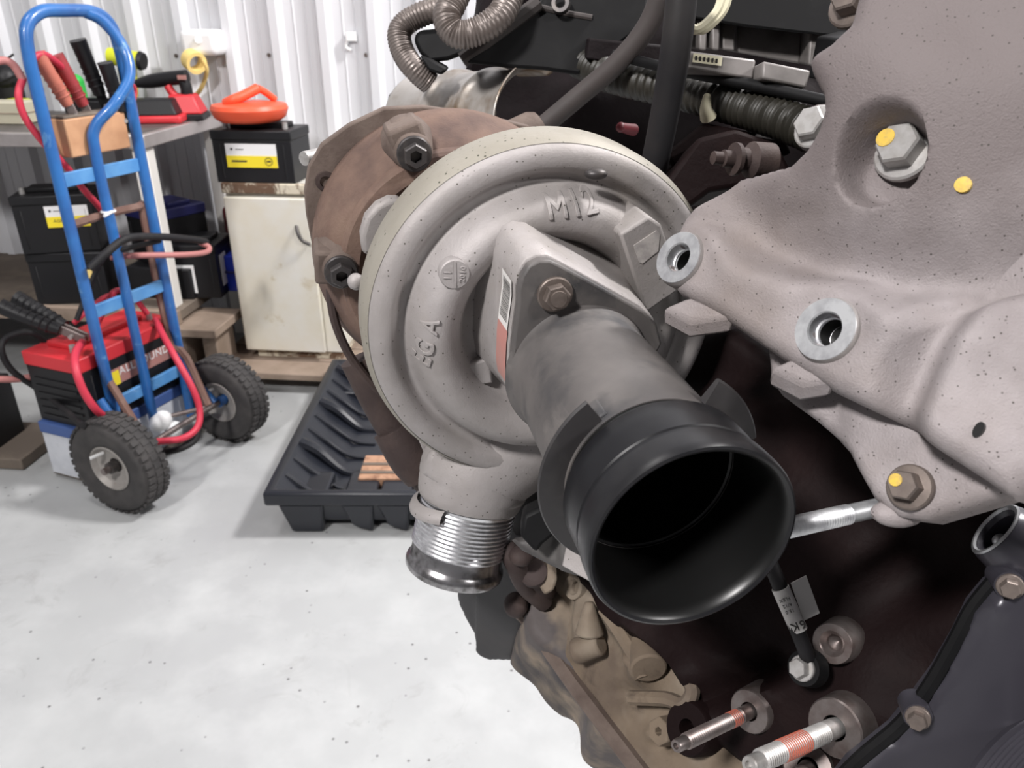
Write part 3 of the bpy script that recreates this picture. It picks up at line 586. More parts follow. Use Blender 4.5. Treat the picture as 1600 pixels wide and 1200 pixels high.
# ================================================================== DRAIN TRAY
tray = root('drip_tray', 'black plastic drip tray with ribbed sloping sides and holed floor, lying on the concrete', 'tray', (-.3, 2.05, 0))
x0, x1, y0, y1, zr = -.615, -.03, 1.635, 2.47, .130
m = MB(); s_ = .10; zf = .055
A = [(x0, y0, zr), (x1, y0, zr), (x1, y1, zr), (x0, y1, zr)]; Bq = [(x0 + .02, y0 + .02, zr + .003), (x1 - .02, y0 + .02, zr + .003), (x1 - .02, y1 - .02, zr + .003), (x0 + .02, y1 - .02, zr + .003)]
Cq = [(x0 + .15, y0 + .04, zf), (x1 - .06, y0 + .04, zf), (x1 - .06, y1 - .08, zf), (x0 + .15, y1 - .08, zf)]
Dq = [(x0, y0, zr - .035), (x1, y0, zr - .035), (x1, y1, zr - .035), (x0, y1, zr - .035)]
Eq = [(x0 + .03, y0 + .012, zr - .036), (x1 - .03, y0 + .012, zr - .036), (x1 - .03, y1 - .03, zr - .036), (x0 + .03, y1 - .03, zr - .036)]
Fq = [(x0 + .10, y0 + .03, .03), (x1 - .06, y0 + .03, .03), (x1 - .06, y1 - .06, .03), (x0 + .10, y1 - .06, .03)]
vs = Cq + Bq + A + Dq + Eq + Fq; fs = [(0, 1, 2, 3)]
for q in range(5): fs += [(q * 4 + i, q * 4 + (i + 1) % 4, q * 4 + 4 + (i + 1) % 4, q * 4 + 4 + i) for i in range(4)]
fs.append((20, 21, 22, 23)); m.add(vs, fs); m.build('tray_shell', m_tray, tray, bevel=.006)
for k in range(9):                     # ribs on the sloping left side
    yy = y0 + .07 + k * .083; big = k % 3
    m = MB(); m.tube([(x0 + .035, yy + .03, zr - .008), (x0 + .085, yy + .005, zr - .030 + (.012 if big == 2 else 0)), (x0 + .155, yy - .02, zf + .008), (x0 + .215 + .03 * (big == 0), yy - .028, zf + .003)], .009 if big != 2 else .017, 8, 4, rf=lambda t: 1.1 - .7 * t); m.build('side_rib', m_tray, tray)
for k in range(4):
    for j in range(7):
        m = MB(); c_ = (x0 + .24 + k * .075 + (j % 2) * .035, y0 + .10 + j * .095, zf + .001); m.lathe([(.0, -.001), (.014, .0005), (.021, .0015), (.025, .0004)], c_, (0, 0, 1), 14); m.build('drain_hole', m_inner, tray)
for k, (px, zz) in enumerate(((x0 + .085, .085), (x0 + .24, .06), (x0 + .33, .06), (x0 + .42, .06), (x0 + .51, .06))):
    m = MB(); m.prism([(px - .055, y0 + .006, zr - .035), (px + .03 + .03 * (k == 0), y0 + .006, zr - .035), (px + .02 + .03 * (k == 0), y0 + .02, .0), (px - .03, y0 + .02, .0 if k == 0 else .02)], (0, .16, 0)); m.build('tray_foot', m_tray, tray, bevel=.008)
m = MB(); m.prism([(x0 + .03, y1 - .2, zr - .03), (x0 + .15, y1 - .2, zr - .03), (x0 + .14, y1 - .2, 0), (x0 + .05, y1 - .2, 0)], (0, .12, 0)); m.prism([(x1 - .15, y1 - .2, zr - .03), (x1 - .05, y1 - .2, zr - .03), (x1 - .06, y1 - .2, 0), (x1 - .14, y1 - .2, 0)], (0, .12, 0)); m.build('tray_foot', m_tray, tray, bevel=.006)
wb = root('wood_block', 'copper brown grooved timber block lying in the black drip tray', 'block', (-.36, 1.76, zf))
q = floorpt(620, 748, zf + .02)
m = MB(); m.box(q + V((.0, .02, .004)), (.19, .12, .045)); m.build('block_body', m_blockwood, wb, bevel=.003)
for dy in (-.012, .03):
    m = MB(); m.box(q + V((0, dy, .0275)), (.186, .012, .003)); m.build('dark_groove', m_darkwood, wb)
# ================================================================== TURBOCHARGER
OT = W(.0821, .0704, .3554); TD = V((.23, -math.sqrt(1 - .23 ** 2 - .05 ** 2), -.05)).normalized()
EX = V((0, 0, 1)).cross(TD).normalized(); EY = TD.cross(EX)
def tl(x, y, L): return OT + EX * x + EY * y - TD * L
def tp(r, deg, L): return tl(r * math.cos(math.radians(deg)), r * math.sin(math.radians(deg)), L)
def tplane(L): return Plane(OT - TD * L, TD)
def tx(px, py, L): return tplane(L).hit(px, py)
def lath(m, prof, seg=96, **k): return m.lathe([(r, -L) for r, L in prof], OT, TD, seg, x=EX, **k)
turbo = root('turbocharger', 'large turbocharger with grey cast aluminium compressor housing and rusty turbine side, bolted to the engine', 'turbocharger', tp(0, 0, .3))
def scroll(r, h, a): return r
m = MB(); prof = [(.030, .2520), (.052, .2520), (.0575, .2510), (.0615, .2475), (.0645, .2400), (.0675, .2325), (.0715, .2275), (.0765, .2245), (.082, .2238), (.0875, .2258), (.0925, .2305), (.0965, .2370), (.0995, .2445), (.1020, .2490), (.1045, .2505), (.1070, .2495), (.1090, .2460), (.1110, .2428), (.1140, .2410), (.1190, .2405), (.1235, .2418), (.1262, .2445), (.1285, .2490), (.1298, .256), (.130, .272), (.130, .281), (.1285, .284), (.122, .287), (.10, .289), (.0, .289)]
lath(m, prof, 144); housing = m.build('compressor_housing', m_cast, turbo, ang=60)
prof_housing = prof
m = MB(); lath(m, [(.1275, .2462), (.1303, .2505), (.1318, .257), (.1318, .281), (.130, .2845)], 144)
m.build('housing_rim', m_castyel, turbo, ang=60)['label'] = 'yellowish weathered outer rim of the compressor housing'
# inlet neck: same three-cornered outline as the pipe flange, flaring into the volute
FLG = [(806, 470), (806, 446), (811, 426), (822, 409), (838, 401), (855, 401), (870, 408), (940, 446), (1000, 480), (1020, 500), (1028, 530), (1010, 565), (960, 610), (900, 655), (880, 674), (862, 676), (842, 661), (812, 632), (799, 612), (795, 585), (797, 540), (801, 505)]
P1 = [tx(px, py, .175) for px, py in FLG]
cflg = sum(P1, V()) / len(P1)
m = MB(); n = len(P1)
rings = [(1.0, .1765), (1.02, .1775), (1.055, .200), (1.10, .222), (1.15, .236), (1.22, .246), (1.28, .256)]
vs = []
for sc, L in rings: vs += [cflg + (p - cflg) * sc - TD * (L - .175) for p in P1]
fs = [tuple(range(n))]
for q in range(len(rings) - 1): fs += [(q * n + i, q * n + (i + 1) % n, (q + 1) * n + (i + 1) % n, (q + 1) * n + i) for i in range(n)]
m.add(vs, fs); m.build('inlet_neck', m_cast, turbo, ang=50)
# raised cast letters
PROF = prof_housing
def on_volute(q, p):
    d = q - OT; x, y = d.dot(EX), d.dot(EY)
    return tl(x, y, float(np.interp(math.hypot(x, y), [a[0] for a in PROF[:-4]], [a[1] for a in PROF[:-4]])) - p.z - .0004)
text_mesh('cast_lettering', 'M12', tx(898, 325, .2235), EX + EY * .06, EY - EX * .05, .019, .0010, m_cast, turbo, bend=on_volute)
text_mesh('cast_lettering', 'EG A', tx(668, 540, .2238), EY + EX * .22, -EX + EY * .22, .0155, .0010, m_cast, turbo, bend=on_volute)
m = MB(); q = tx(710, 427, .226); m.lathe([(.0102, -.006), (.0102, .002), (.0094, .0028), (0, .0028)], q, TD, 32); db = m.build('date_stamp', m_cast, turbo)
m = MB(); R3 = Matrix((EX, EY, TD)).transposed()
m.box(q + TD * .0028, (.0012, .018, .0012), R3)
m.build('stamp_arrow', m_cast, db)
text_mesh('stamp_figures', '11', q + TD * .0028 - EX * .0048, EY + EX * .1, -EX, .0065, .0004, m_cast, db)
text_mesh('stamp_figures', '2010', q + TD * .0028 + EX * .005, EY + EX * .1, -EX, .005, .0004, m_cast, db)
m = MB(); q = tx(931, 272, .2335); m.sphere(q, .0062, 16, 8, (1.25, .9, .6)); m.build('sunk_plug', m_boltdark, turbo)
# square sensor boss on the right with its pale plate
m = MB(); bp = [tx(x, y, .212) for x, y in ((968, 366), (1014, 338), (1034, 352), (1050, 400), (1060, 455), (1009, 490))]
m.prism(bp, -TD * .05, 1.04); boss = m.build('sensor_boss', m_cast, turbo, bevel=.002)
m = MB(); m.prism([tx(x, y, .2113) for x, y in ((990, 384), (1026, 360), (1031, 366), (1029, 392), (1004, 412), (999, 410))], -TD * .001); m.build('pale_plate', m_plate, boss)
# printed label and red strip on the left face of the neck
LPn = (-EX * .93 + TD * .2 + EY * .18)
a = cflg + (P1[19] - cflg) * 1.02 - TD * .010; b_ = cflg + (P1[1] - cflg) * 1.02 - TD * .010
def neck_side(t, dep):              # t 0..1 down the left face, dep back from the flange
    pts = [P1[1], P1[0], P1[-1], P1[-2], P1[-3], P1[-4]]
    f = min(max(t * 5, 0), 4.999); i = int(f); p = pts[i] + (pts[i + 1] - pts[i]) * (f - i)
    sc = float(np.interp(dep + .175, [r[1] for r in rings], [r[0] for r in rings]))
    return cflg + (p - cflg) * sc - TD * dep
def side_strip(t0, t1, d0, d1, off, k=8):
    m = MB(); nrm = (-EX).normalized(); vs = []
    for i in range(k + 1):
        t = t0 + (t1 - t0) * i / k
        for d in (d0, d1): vs.append(neck_side(t, d) + nrm * off)
    m.add(vs, [(2 * i, 2 * i + 1, 2 * i + 3, 2 * i + 2) for i in range(k)]); return m
lab = side_strip(.0, .50, .005, .026, .0008).build('part_label', m_white, turbo)
m = MB(); t = .06; random.seed(2)
while t < .44:
    wdt = random.choice((.004, .006, .009)); s_ = side_strip(t, t + wdt, .0075, .0225, .0012, 1); m.add(s_.v, s_.f); t += wdt + random.choice((.005, .007))
tag(m.build('barcode', m_ink, lab), kind='stuff')
side_strip(.50, .93, .004, .026, .0008).build('red_strip', m_redlabel, turbo)['label'] = 'faded red strip under the barcode'
# outlet and threaded aluminium spigot
BC = W(-.0489, .1536, .670); KS = 1.138; BN = V((.224, .248, .942)).normalized()
def bl(r, deg, h): e1, e2, n_ = basis(BN, EY); return BC + (EX * math.cos(math.radians(deg)) + BN.cross(EX).normalized() * math.sin(math.radians(deg))) * r + BN * h
def sk(p): return [(a * KS, b * KS) for a, b in p]
pr = [(.030, .004), (.0335, -.0045), (.0352, -.005), (.0366, -.003), (.0371, 0), (.0366, .0028), (.0352, .0048), (.0345, .0062), (.0343, .0145)]
m = MB(); m.lathe(sk(pr), BC, BN, 72); m.lathe(sk([(.030, .004), (.030, .03), (0, .03)]), BC, BN, 40)
sp = m.build('outlet_spigot', m_oily, turbo, ang=70)
pr = [(.0343, .0145)]
for i in range(11):
    h = .0155 + i * .0031; pr += [(.0353 + .00045 * math.sin(2 * math.pi * k_ / 8), h + .0031 * k_ / 8) for k_ in range(8)]
pr += [(.0358, .0498), (.0358, .0515), (.033, .0525)]
m = MB(); m.lathe(sk(pr), BC, BN, 72); m.build('spigot_grooves', m_machined, sp, ang=70)
m = MB(); m.lathe(sk([(.034, .0518), (.0372, .0525), (.0382, .058), (.0388, .068), (.0385, .08), (.036, .09)]), BC, BN, 60)
m.tube([BC + BN * .060, BC + BN * .075, BC + BN * .095 + EX * .006, tp(.100, -80, .284), tp(.096, -55, .285), tp(.090, -20, .285), tp(.085, 5, .285)], .0445, 36, 8, rf=lambda t: .96 + .10 * math.sin(math.pi * min(1, t * 1.6)) - .42 * max(0, t - .45))
m.lathe(sk([(.0, .049), (.0405, .049), (.0415, .0515), (.0408, .055), (.037, .058)]), BC - EX * .003, BN, 40, a0=2.2, a1=4.1, x=EX)
outlet = m.build('compressor_outlet', m_cast, turbo, ang=70)
m = MB(); m.prism([tx(x, y, .243) for x, y in ((712, 577), (764, 560), (772, 600), (724, 607))], -TD * .03); m.build('neck_web', m_cast, turbo, bevel=.002)
m = MB(); e1 = EX; q = bl(.047, 18, .083)
m.box(q + TD * .010, (.0065, .020, .052), Matrix((EX, BN.cross(EX).normalized(), BN)).transposed()); m.build('outlet_rib', m_cast, turbo, bevel=.0015)
m = MB(); m.sphere(tx(690, 722, .275), .013, 16, 10, (1, .8, 1.1)); m.build('outlet_lug', m_cast, turbo)
m = MB(); m.prism([tx(x, y, .31) for x, y in ((655, 690), (680, 702), (672, 722), (664, 712))], -TD * .01); m.build('outlet_lug', m_cast, turbo, bevel=.001)
# bearing housing behind the compressor
m = MB(); lath(m, [(0, .288), (.112, .289), (.116, .294), (.116, .300), (.10, .306), (.085, .315), (.085, .35)], 64)
m.build('bearing_housing', m_cast, turbo, ang=50)
m = MB(); m.prism([tx(x, y, .299) for x, y in ((566, 398), (563, 368), (571, 340), (588, 321), (608, 311), (630, 312), (608, 350), (590, 405))], -TD * .016); m.build('bearing_flange', m_cast, turbo, bevel=.004, bseg=3)
m = MB(); q = tx(556, 440, .292); m.sphere(q, .0062, 12, 8); m.build('backplate_nut', m_cast, turbo)
OTB = tx(707, 396, .36) + TD * .36
m = MB(); m.lathe([(r * .885, -L) for r, L in ((.05, .318), (.070, .316), (.0765, .3165), (.0780, .325), (.0815, .327), (.0845, .3195), (.088, .3165), (.100, .3175), (.1025, .3195), (.1038, .3275), (.1080, .3305), (.117, .345), (.1245, .361), (.1262, .374), (.1225, .390), (.11, .398), (0, .398))], OTB, TD, 110, x=EX)
turb = m.build('turbine_housing', m_rust, turbo, ang=30)
for px, py, L in ((647, 240, .314), (533, 424, .314)):
    q = tx(px, py, L)
    m = MB(); rad = (q - OTB + TD * L).normalized(); m.lathe([(0, .000), (.0125, 0), (.0135, -.003), (.016, -.016), (.02, -.03), (.02, -.045)], q - TD * .0005, TD, 28)
    m.box(q + rad * .004 - TD * .025, (.03, .026, .04), Matrix((rad, TD.cross(rad), TD)).transposed()); m.build('bolt_boss', m_rustbrown, turbo, bevel=.003)
    bolt_mb(q, TD, .0088, .0125, 1.42, pit=.52, rot=.5).build('flange_bolt', m_boltdark, turbo, ang=25)['label'] = 'dark bolt with a star-shaped recess'
m = MB(); m.prism([tx(x, y, .375) for x, y in ((492, 405), (478, 335), (475, 300), (481, 262), (502, 226), (545, 195), (600, 169), (660, 166), (740, 177), (830, 198), (760, 300), (640, 400), (560, 440))], -TD * .010)
fl = m.build('turbine_exit_flange', m_rustbrown, turbo, bevel=.0015)
m = MB(); q = tx(509, 284, .374); m.lathe([(.004, -.004), (.0045, .001), (.0075, .001), (.008, -.001)], q, TD, 20); m.build('flange_hole', m_rustdark, fl)
m = MB(); q = tx(483, 246, .392); m.tube([q - TD * .01 + EX * .01, q, q - EX * .004 + TD * .004], .0055, 10, 0); m.build('flange_stud', m_boltbright, turbo)
# dark exhaust pipe and clamp under the turbine side
m = MB(); m.tube([tp(.150, 176, .352), tp(.151, 190, .345), tp(.150, 205, .34), tp(.148, 222, .335), tp(.146, 238, .33)], .0038, 8, 6)
m.build('clamp_band', m_rustdark, turbo)
m = MB(); m.tube([tx(560, 560, .36), tx(600, 640, .35), tx(640, 705, .34), tx(700, 790, .34)], .016, 16, 6)
m.tube([tx(616, 668, .343), tx(640, 712, .333), tx(660, 735, .33)], .0195, 16, 4); m.build('oil_drain_pipe', m_rustdark, turbo)
# ================================================================== INTAKE PIPE
pipe = root('intake_pipe', 'dusty grey plastic intake pipe with black rubber collar, pointing at the camera from the turbocharger', 'pipe', tp(0, 0, .1))
m = MB(); lath(m, [(.0445, .05), (.0455, .05), (.0452, .100), (.0445, .130), (.0442, .155), (.0452, .165), (.047, .1695), (.0485, .171), (.0, .1735)], 80); m.build('pipe_body', m_plasdust, pipe, ang=45)
m = MB(); m.prism([p + TD * .007 for p in P1], -TD * .008); m.build('pipe_flange', m_plasdust, pipe, bevel=.0016)
m = MB(); lath(m, [(.0475, -.0002), (.0488, -.0012), (.0500, -.0006), (.0506, .001), (.0507, .0045), (.0504, .0120), (.0501, .0150), (.0494, .0156), (.0486, .0160), (.0485, .0190), (.0492, .0198), (.0494, .030), (.0493, .041), (.0487, .0425), (.0452, .0428)], 110)
m.build('rubber_collar', m_rubber, pipe, ang=28)
m = MB(); lath(m, [(.0476, -.0002), (.0462, .0012), (.0452, .006), (.0448, .03), (.0448, .0515), (.0436, .052), (.0436, .12), (.041, .17), (.036, .235), (.0, .25)], 80); m.build('pipe_bore', m_inner, pipe, ang=40)
m = MB(); lath(m, [(.044, .052), (.0580, .053), (.0587, .0545), (.0580, .056), (.044, .057)], 40, a0=math.radians(128), a1=math.radians(262), capends=True)
m.build('pipe_wing', m_plasdark, pipe)
m = MB(); lath(m, [(.046, .051), (.0590, .053), (.060, .0545), (.0590, .056), (.046, .057)], 20, a0=math.radians(14), a1=math.radians(58), capends=True); m.build('pipe_wing', m_plasdark, pipe)
m = MB(); q = tx(921, 651, .062)
m.box(q, (.016, .0045, .014), Matrix((EX * .85 + EY * .52, EY * .85 - EX * .52, TD)).transposed())
m.box(q + TD * .007, (.017, .005, .002), Matrix((EX * .85 + EY * .52, EY * .85 - EX * .52, TD)).transposed()); m.build('pipe_clip', m_plasdust, pipe, bevel=.0012)
q = tx(865, 457, .170); b = bolt_mb(q + TD * .002, TD, .0082, .0085, 1.35, rot=.2).build('pipe_bolt', m_bolt, pipe, ang=25)
m = MB(); m.lathe([(.0045, .0085), (.0052, .0085), (.005, .0098), (.0, .0102)], q + TD * .002, TD, 18); m.build('bolt_dimple', m_bolt, b)
# ================================================================== ALUMINIUM FRONT BRACKET (big casting on the right)
NC = WD(-.745, -.219, -.629).normalized(); PC = Plane(W(.147, -.025, .366), NC)
def off(h): return Plane(PC.p + NC * h, NC)
eng_ = root('cylinder_head_block', 'dark cylinder head hidden behind the grey cast engine bracket', 'engine', PC.p + V((.1, .2, 0)))
bracket = root('engine_bracket', 'large rough grey cast aluminium engine bracket with two machined holes, right of the turbocharger', 'bracket', PC.p)
OUT = [(1031, 425), (1036, 395), (1050, 362), (1062, 338), (1078, 318), (1110, 296), (1150, 271), (1195, 264), (1238, 257), (1268, 238), (1292, 214), (1306, 190), (1307, 170), (1296, 146), (1290, 128), (1305, 112), (1330, 98), (1356, 72), (1364, 40), (1374, -30), (1720, -30), (1720, 700), (1600, 747), (1560, 772), (1520, 742), (1400, 660), (1290, 607), (1215, 560), (1120, 494), (1050, 455)]
def seg_d(px, py, pts):
    d = np.full(np.shape(px), 1e9)
    for (ax, ay), (bx, by) in zip(pts[:-1], pts[1:]):
        vx, vy = bx - ax, by - ay; t = np.clip(((px - ax) * vx + (py - ay) * vy) / (vx * vx + vy * vy), 0, 1)
        d = np.minimum(d, np.hypot(px - ax - t * vx, py - ay - t * vy))
    return d
def ell(px, py, cx, cy, a, b, ang):
    c, s = math.cos(ang), math.sin(ang); X = (px - cx) * c + (py - cy) * s; Y = -(px - cx) * s + (py - cy) * c
    return X / a, Y / b
def hcast(px, py):
    vd = seg_d(px, py, [(1090, 335), (1170, 372), (1270, 408), (1390, 432), (1500, 420), (1640, 372)])
    line = np.interp(px, [1090, 1170, 1270, 1390, 1500, 1640], [335, 372, 408, 432, 420, 372]); up = py < line
    h = -.016 * np.exp(-(vd / np.where(up, 62, 36)) ** 2) * sstep(1080, 1190, px)
    h += .026 * np.where(up, sstep(40, 330, vd), 0)
    h += .004 * np.exp(-(seg_d(px, py, [(1110, 395), (1250, 460), (1390, 500)]) / 40) ** 2)
    # right-hand face standing a little prouder behind a soft crease
    cr = np.interp(py, [380, 470, 520, 640, 760], [1640, 1500, 1470, 1425, 1405]); h += .010 * sstep(-18, 40, px - cr) * sstep(360, 470, py)
    h -= .010 * np.exp(-((px - cr + 34) / 34) ** 2) * sstep(400, 480, py)
    X, Y = ell(px, py, 1386, 252, 86, 55, math.radians(-46)); r = np.hypot(X, Y)
    dep = .027 * (.5 + .5 * sstep(-.9, .2, X)); h -= dep * (1 - sstep(.68, 1.04, r))
    h -= .004 * np.exp(-(((px - 1540) / 70) ** 2 + ((py - 60) / 60) ** 2)); h -= .006 * sstep(0, 130, 1400 - px) * sstep(60, 200, 200 - py)
    h -= .0012 * np.exp(-(((px - 1240) / 60) ** 2 + ((py - 330) / 18) ** 2)) + .002 * np.exp(-(((px - 1105) / 25) ** 2 + ((py - 345) / 12) ** 2))
    h -= .038 * np.clip((px - 1310) / 390., 0, 1.2) ** 1.6
    for cx, cy, R in ((1293, 516, 62), (1063, 404, 46)): h = h * sstep(R * .8, R * 1.7, np.hypot(px - cx, py - cy)); h = np.where(np.hypot(px - cx, py - cy) < R * .41, -.020, h)
    return h
def hcz(x, y): return float(hcast(np.array([x * 1.]), np.array([y * 1.]))[0])
def surf(px, py):                  # point of the finished casting surface seen at this place, and its plane coordinates
    x, y = px, py
    for _ in range(12):
        p = PC.hit(x, y) + NC * hcz(x, y); a, b = pix(p); x += .7 * (px - a); y += .7 * (py - b)
    return p
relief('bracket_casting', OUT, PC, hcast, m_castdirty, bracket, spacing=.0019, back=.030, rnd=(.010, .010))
LOW = [(1195, 536), (1290, 585), (1400, 635), (1500, 705), (1600, 740), (1570, 772), (1512, 790), (1442, 811), (1398, 806), (1362, 778), (1345, 748), (1322, 705), (1270, 655), (1217, 616), (1200, 592)]
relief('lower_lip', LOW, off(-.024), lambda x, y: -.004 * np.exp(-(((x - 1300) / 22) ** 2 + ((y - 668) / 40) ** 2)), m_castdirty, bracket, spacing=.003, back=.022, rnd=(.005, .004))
for q, nm in (((1293, 516), 1), ((1063, 404), 2)):
    c_ = W(.1465, -.025, .366) if nm == 1 else PC.hit(1063, 404)
    m = MB(); m.lathe([(.0165, -.016), (.0163, -.002), (.0156, .0006), (.0150, .0020)], c_, NC, 48); m.build('hole_boss', m_cast, bracket)
    m = MB(); m.lathe([(.0150, .0020), (.0148, .0026), (.0086, .0026), (.0080, .0018), (.0079, -.004)] + [(.0068 + .0008 * (k % 2), -.0042 - .0008 * k) for k in range(14)] + [(.0, -.018)], c_, NC, 48)
    w_ = m.build('machined_ring', m_machined, bracket, ang=30); w_.data.materials[0] = m_zinc
    m = MB(); m.lathe([(.0066, -.006), (.0064, -.0152), (0, -.0156)], c_, NC, 24); m.build('bolt_hole', m_inner, w_)
for top in ([(1036, 480), (1078, 462), (1150, 492), (1080, 503)], [(1203, 574), (1243, 556), (1310, 590), (1256, 600)]):
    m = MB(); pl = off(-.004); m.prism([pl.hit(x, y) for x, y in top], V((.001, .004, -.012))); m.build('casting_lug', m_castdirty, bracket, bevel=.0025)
def cbolt(px, py, h, r, hh, mt_, pit=0, rot=.3, name='bracket_bolt', fl=1.4, mark=None, parent=None):
    q = (surf(px, py) + NC * .0015) if h is None else off(h).hit(px, py); b = bolt_mb(q, NC, r, hh, fl, pit=pit, rot=rot).build(name, mt_, parent or bracket, ang=25)
    if mark:
        e1, e2, _ = basis(NC); m = MB(); m.lathe([(0, .0006), (r * .42, .0005), (r * .42, -.001)], q + NC * hh + e1 * mark[0] * r + e2 * mark[1] * r, NC, 14); m.build('yellow_mark', m_yellowpaint, b)
    return b
cbolt(1420, 240, None, .0104, .0125, m_boltbright, fl=1.42, mark=(-.55, .1))
cbolt(1276, 200, -.020, .0088, .0095, m_boltbright, fl=1.35)
cbolt(1424, 762, -.0235, .0068, .010, m_bolt, fl=1.5, mark=(-.45, .1))
cbolt(1338, 6, -.03, .0098, .012, m_bolt, fl=1.5, mark=(-.4, .1))
m = MB(); q = surf(1505, 289); m.lathe([(0, .0013), (.0034, .0010), (.0036, -.004)], q, (NC - V((0, .35, 0))), 18); m.build('yellow_paint_dot', m_yellowpaint, bracket)
m = MB(); q = surf(1530, 672) - NC * .001; e1, e2, _ = basis(NC); vs = [q + e1 * .0018 * math.cos(a) + e2 * .0034 * math.sin(a) for a in [k * math.pi / 8 for k in range(16)]]; m.prism(vs, NC * .0022); m.build('drain_hole', m_inner, bracket)
for px, py, h in ((1276, 200, -.0205), (1338, 6, -.0305)):
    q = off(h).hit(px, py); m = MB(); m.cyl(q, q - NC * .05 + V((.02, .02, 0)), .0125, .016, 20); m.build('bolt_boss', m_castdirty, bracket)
m = MB(); m.prism([off(-.031).hit(x, y) for x, y in ((1075, 380), (1280, 262), (1325, 180), (1330, 140), (1400, 20), (1700, -20), (1700, 690), (1560, 735), (1400, 640), (1240, 545))], V((.14, .26, -.02))); m.build('cylinder_head', m_blockdark, eng_, bevel=.004)
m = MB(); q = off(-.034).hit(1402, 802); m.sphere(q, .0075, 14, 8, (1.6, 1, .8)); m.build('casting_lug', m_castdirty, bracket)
# ================================================================== ENGINE BLOCK
PB = Plane(PP(1300, 1005, .50), NC)
def boff(h): return Plane(PB.p + NC * h, NC)
eng = root('engine_block', 'dark maroon painted engine block in shadow behind the intake pipe', 'engine', PB.p)
def hblock(x, y):
    h = -.02 * sstep(0, 60, 640 - y) + .006 * np.exp(-(seg_d(x, y, [(1060, 985), (1200, 1080)]) / 14) ** 2) + .012 * np.exp(-(seg_d(x, y, [(950, 960), (1060, 1050), (1090, 1120)]) / 30) ** 2)
    h += .014 * np.exp(-(((x - 1340) / 60) ** 2 + ((y - 1120) / 50) ** 2)) + .010 * np.exp(-(seg_d(x, y, [(1170, 1110), (1260, 1060)]) / 28) ** 2) - .015 * np.exp(-(seg_d(x, y, [(1100, 1090), (1200, 1040)]) / 22) ** 2)
    h += .004 * np.sin(x / 37.) * np.sin(y / 29.) - .02 * np.exp(-(((x - 1420) / 80) ** 2 + ((y - 900) / 70) ** 2))
    return h
relief('block_side', [(850, 760), (900, 600), (1000, 520), (1120, 500), (1300, 640), (1420, 780), (1650, 740), (1650, 1320), (1180, 1320), (1150, 1195), (1075, 1140), (1085, 1095), (1050, 1040), (985, 990), (930, 950), (880, 890)], PB, hblock, m_block, eng, spacing=.006, back=.08, rnd=(.012, .010))
def htan(x, y):
    h = .014 * np.exp(-(((x - 912) / 14) ** 2 + ((y - 968) / 38) ** 2)) + .018 * np.exp(-(((x - 1010) / 22) ** 2 + ((y - 1045) / 34) ** 2)) + .010 * np.exp(-(((x - 915) / 26) ** 2 + ((y - 1020) / 14) ** 2))
    h += -.012 * np.exp(-(((x - 985) / 40) ** 2 + ((y - 1085) / 18) ** 2)) - .012 * np.exp(-(((x - 865) / 30) ** 2 + ((y - 955) / 32) ** 2)) + .010 * np.exp(-(seg_d(x, y, [(945, 955), (1000, 1030)]) / 9) ** 2)
    h += .008 * np.exp(-(((x - 1025) / 16) ** 2 + ((y - 1145) / 14) ** 2)) - .008 * np.exp(-(((x - 1050) / 22) ** 2 + ((y - 1165) / 9) ** 2))
    return h
relief('bedplate', [(845, 880), (900, 878), (950, 950), (1000, 985), (1090, 1085), (1085, 1140), (1180, 1195), (1200, 1320), (1080, 1320), (1000, 1215), (905, 1085), (820, 965), (825, 935)], boff(-.012), htan, m_tan, eng, spacing=.0035, back=.05, rnd=(.006, .005))
m = MB(); m.tube([boff(-.010).hit(*p) for p in ((812, 955), (830, 975), (905, 1080), (1000, 1205), (1060, 1290))], .0075, 8, 4); m.build('sump_rail', m_rustbrown, eng)
def threaded_boss(px, py, h, r, rh, mt_, parent=eng, dep=.02, n=NC):
    q = boff(h).hit(px, py); m = MB(); m.lathe([(r * 1.15, -dep), (r, -.001), (r * .96, 0), (rh * 1.35, 0), (rh * 1.1, -.002)] + [(rh * (1 - .1 * (k % 2)), -.003 - .0007 * k) for k in range(10)] + [(0, -.012)], q, n, 32)
    return m.build('threaded_boss', mt_, parent, ang=30)
NSD = WD(-.676, -.089, -.732).normalized(); threaded_boss(1300, 1006, .016, .0125, .0058, m_stud, n=NSD)
threaded_boss(895, 917, -.004, .011, .0052, m_tan)
q = boff(.006).hit(1074, 1138); m = MB(); m.lathe([(.020, -.04), (.019, -.001), (.0175, .001), (.0065, .001), (.006, -.015), (0, -.016)], q, NC, 32); m.build('block_boss', m_block, eng)
def tip_len(q, n, px):
    lo, hi = 0., .4
    s0 = pix(q)[0]; sg = 1 if px > s0 else -1
    for _ in range(50):
        mid = (lo + hi) / 2
        if (pix(q + n * mid)[0] - px) * sg < 0: lo = mid
        else: hi = mid
    return lo
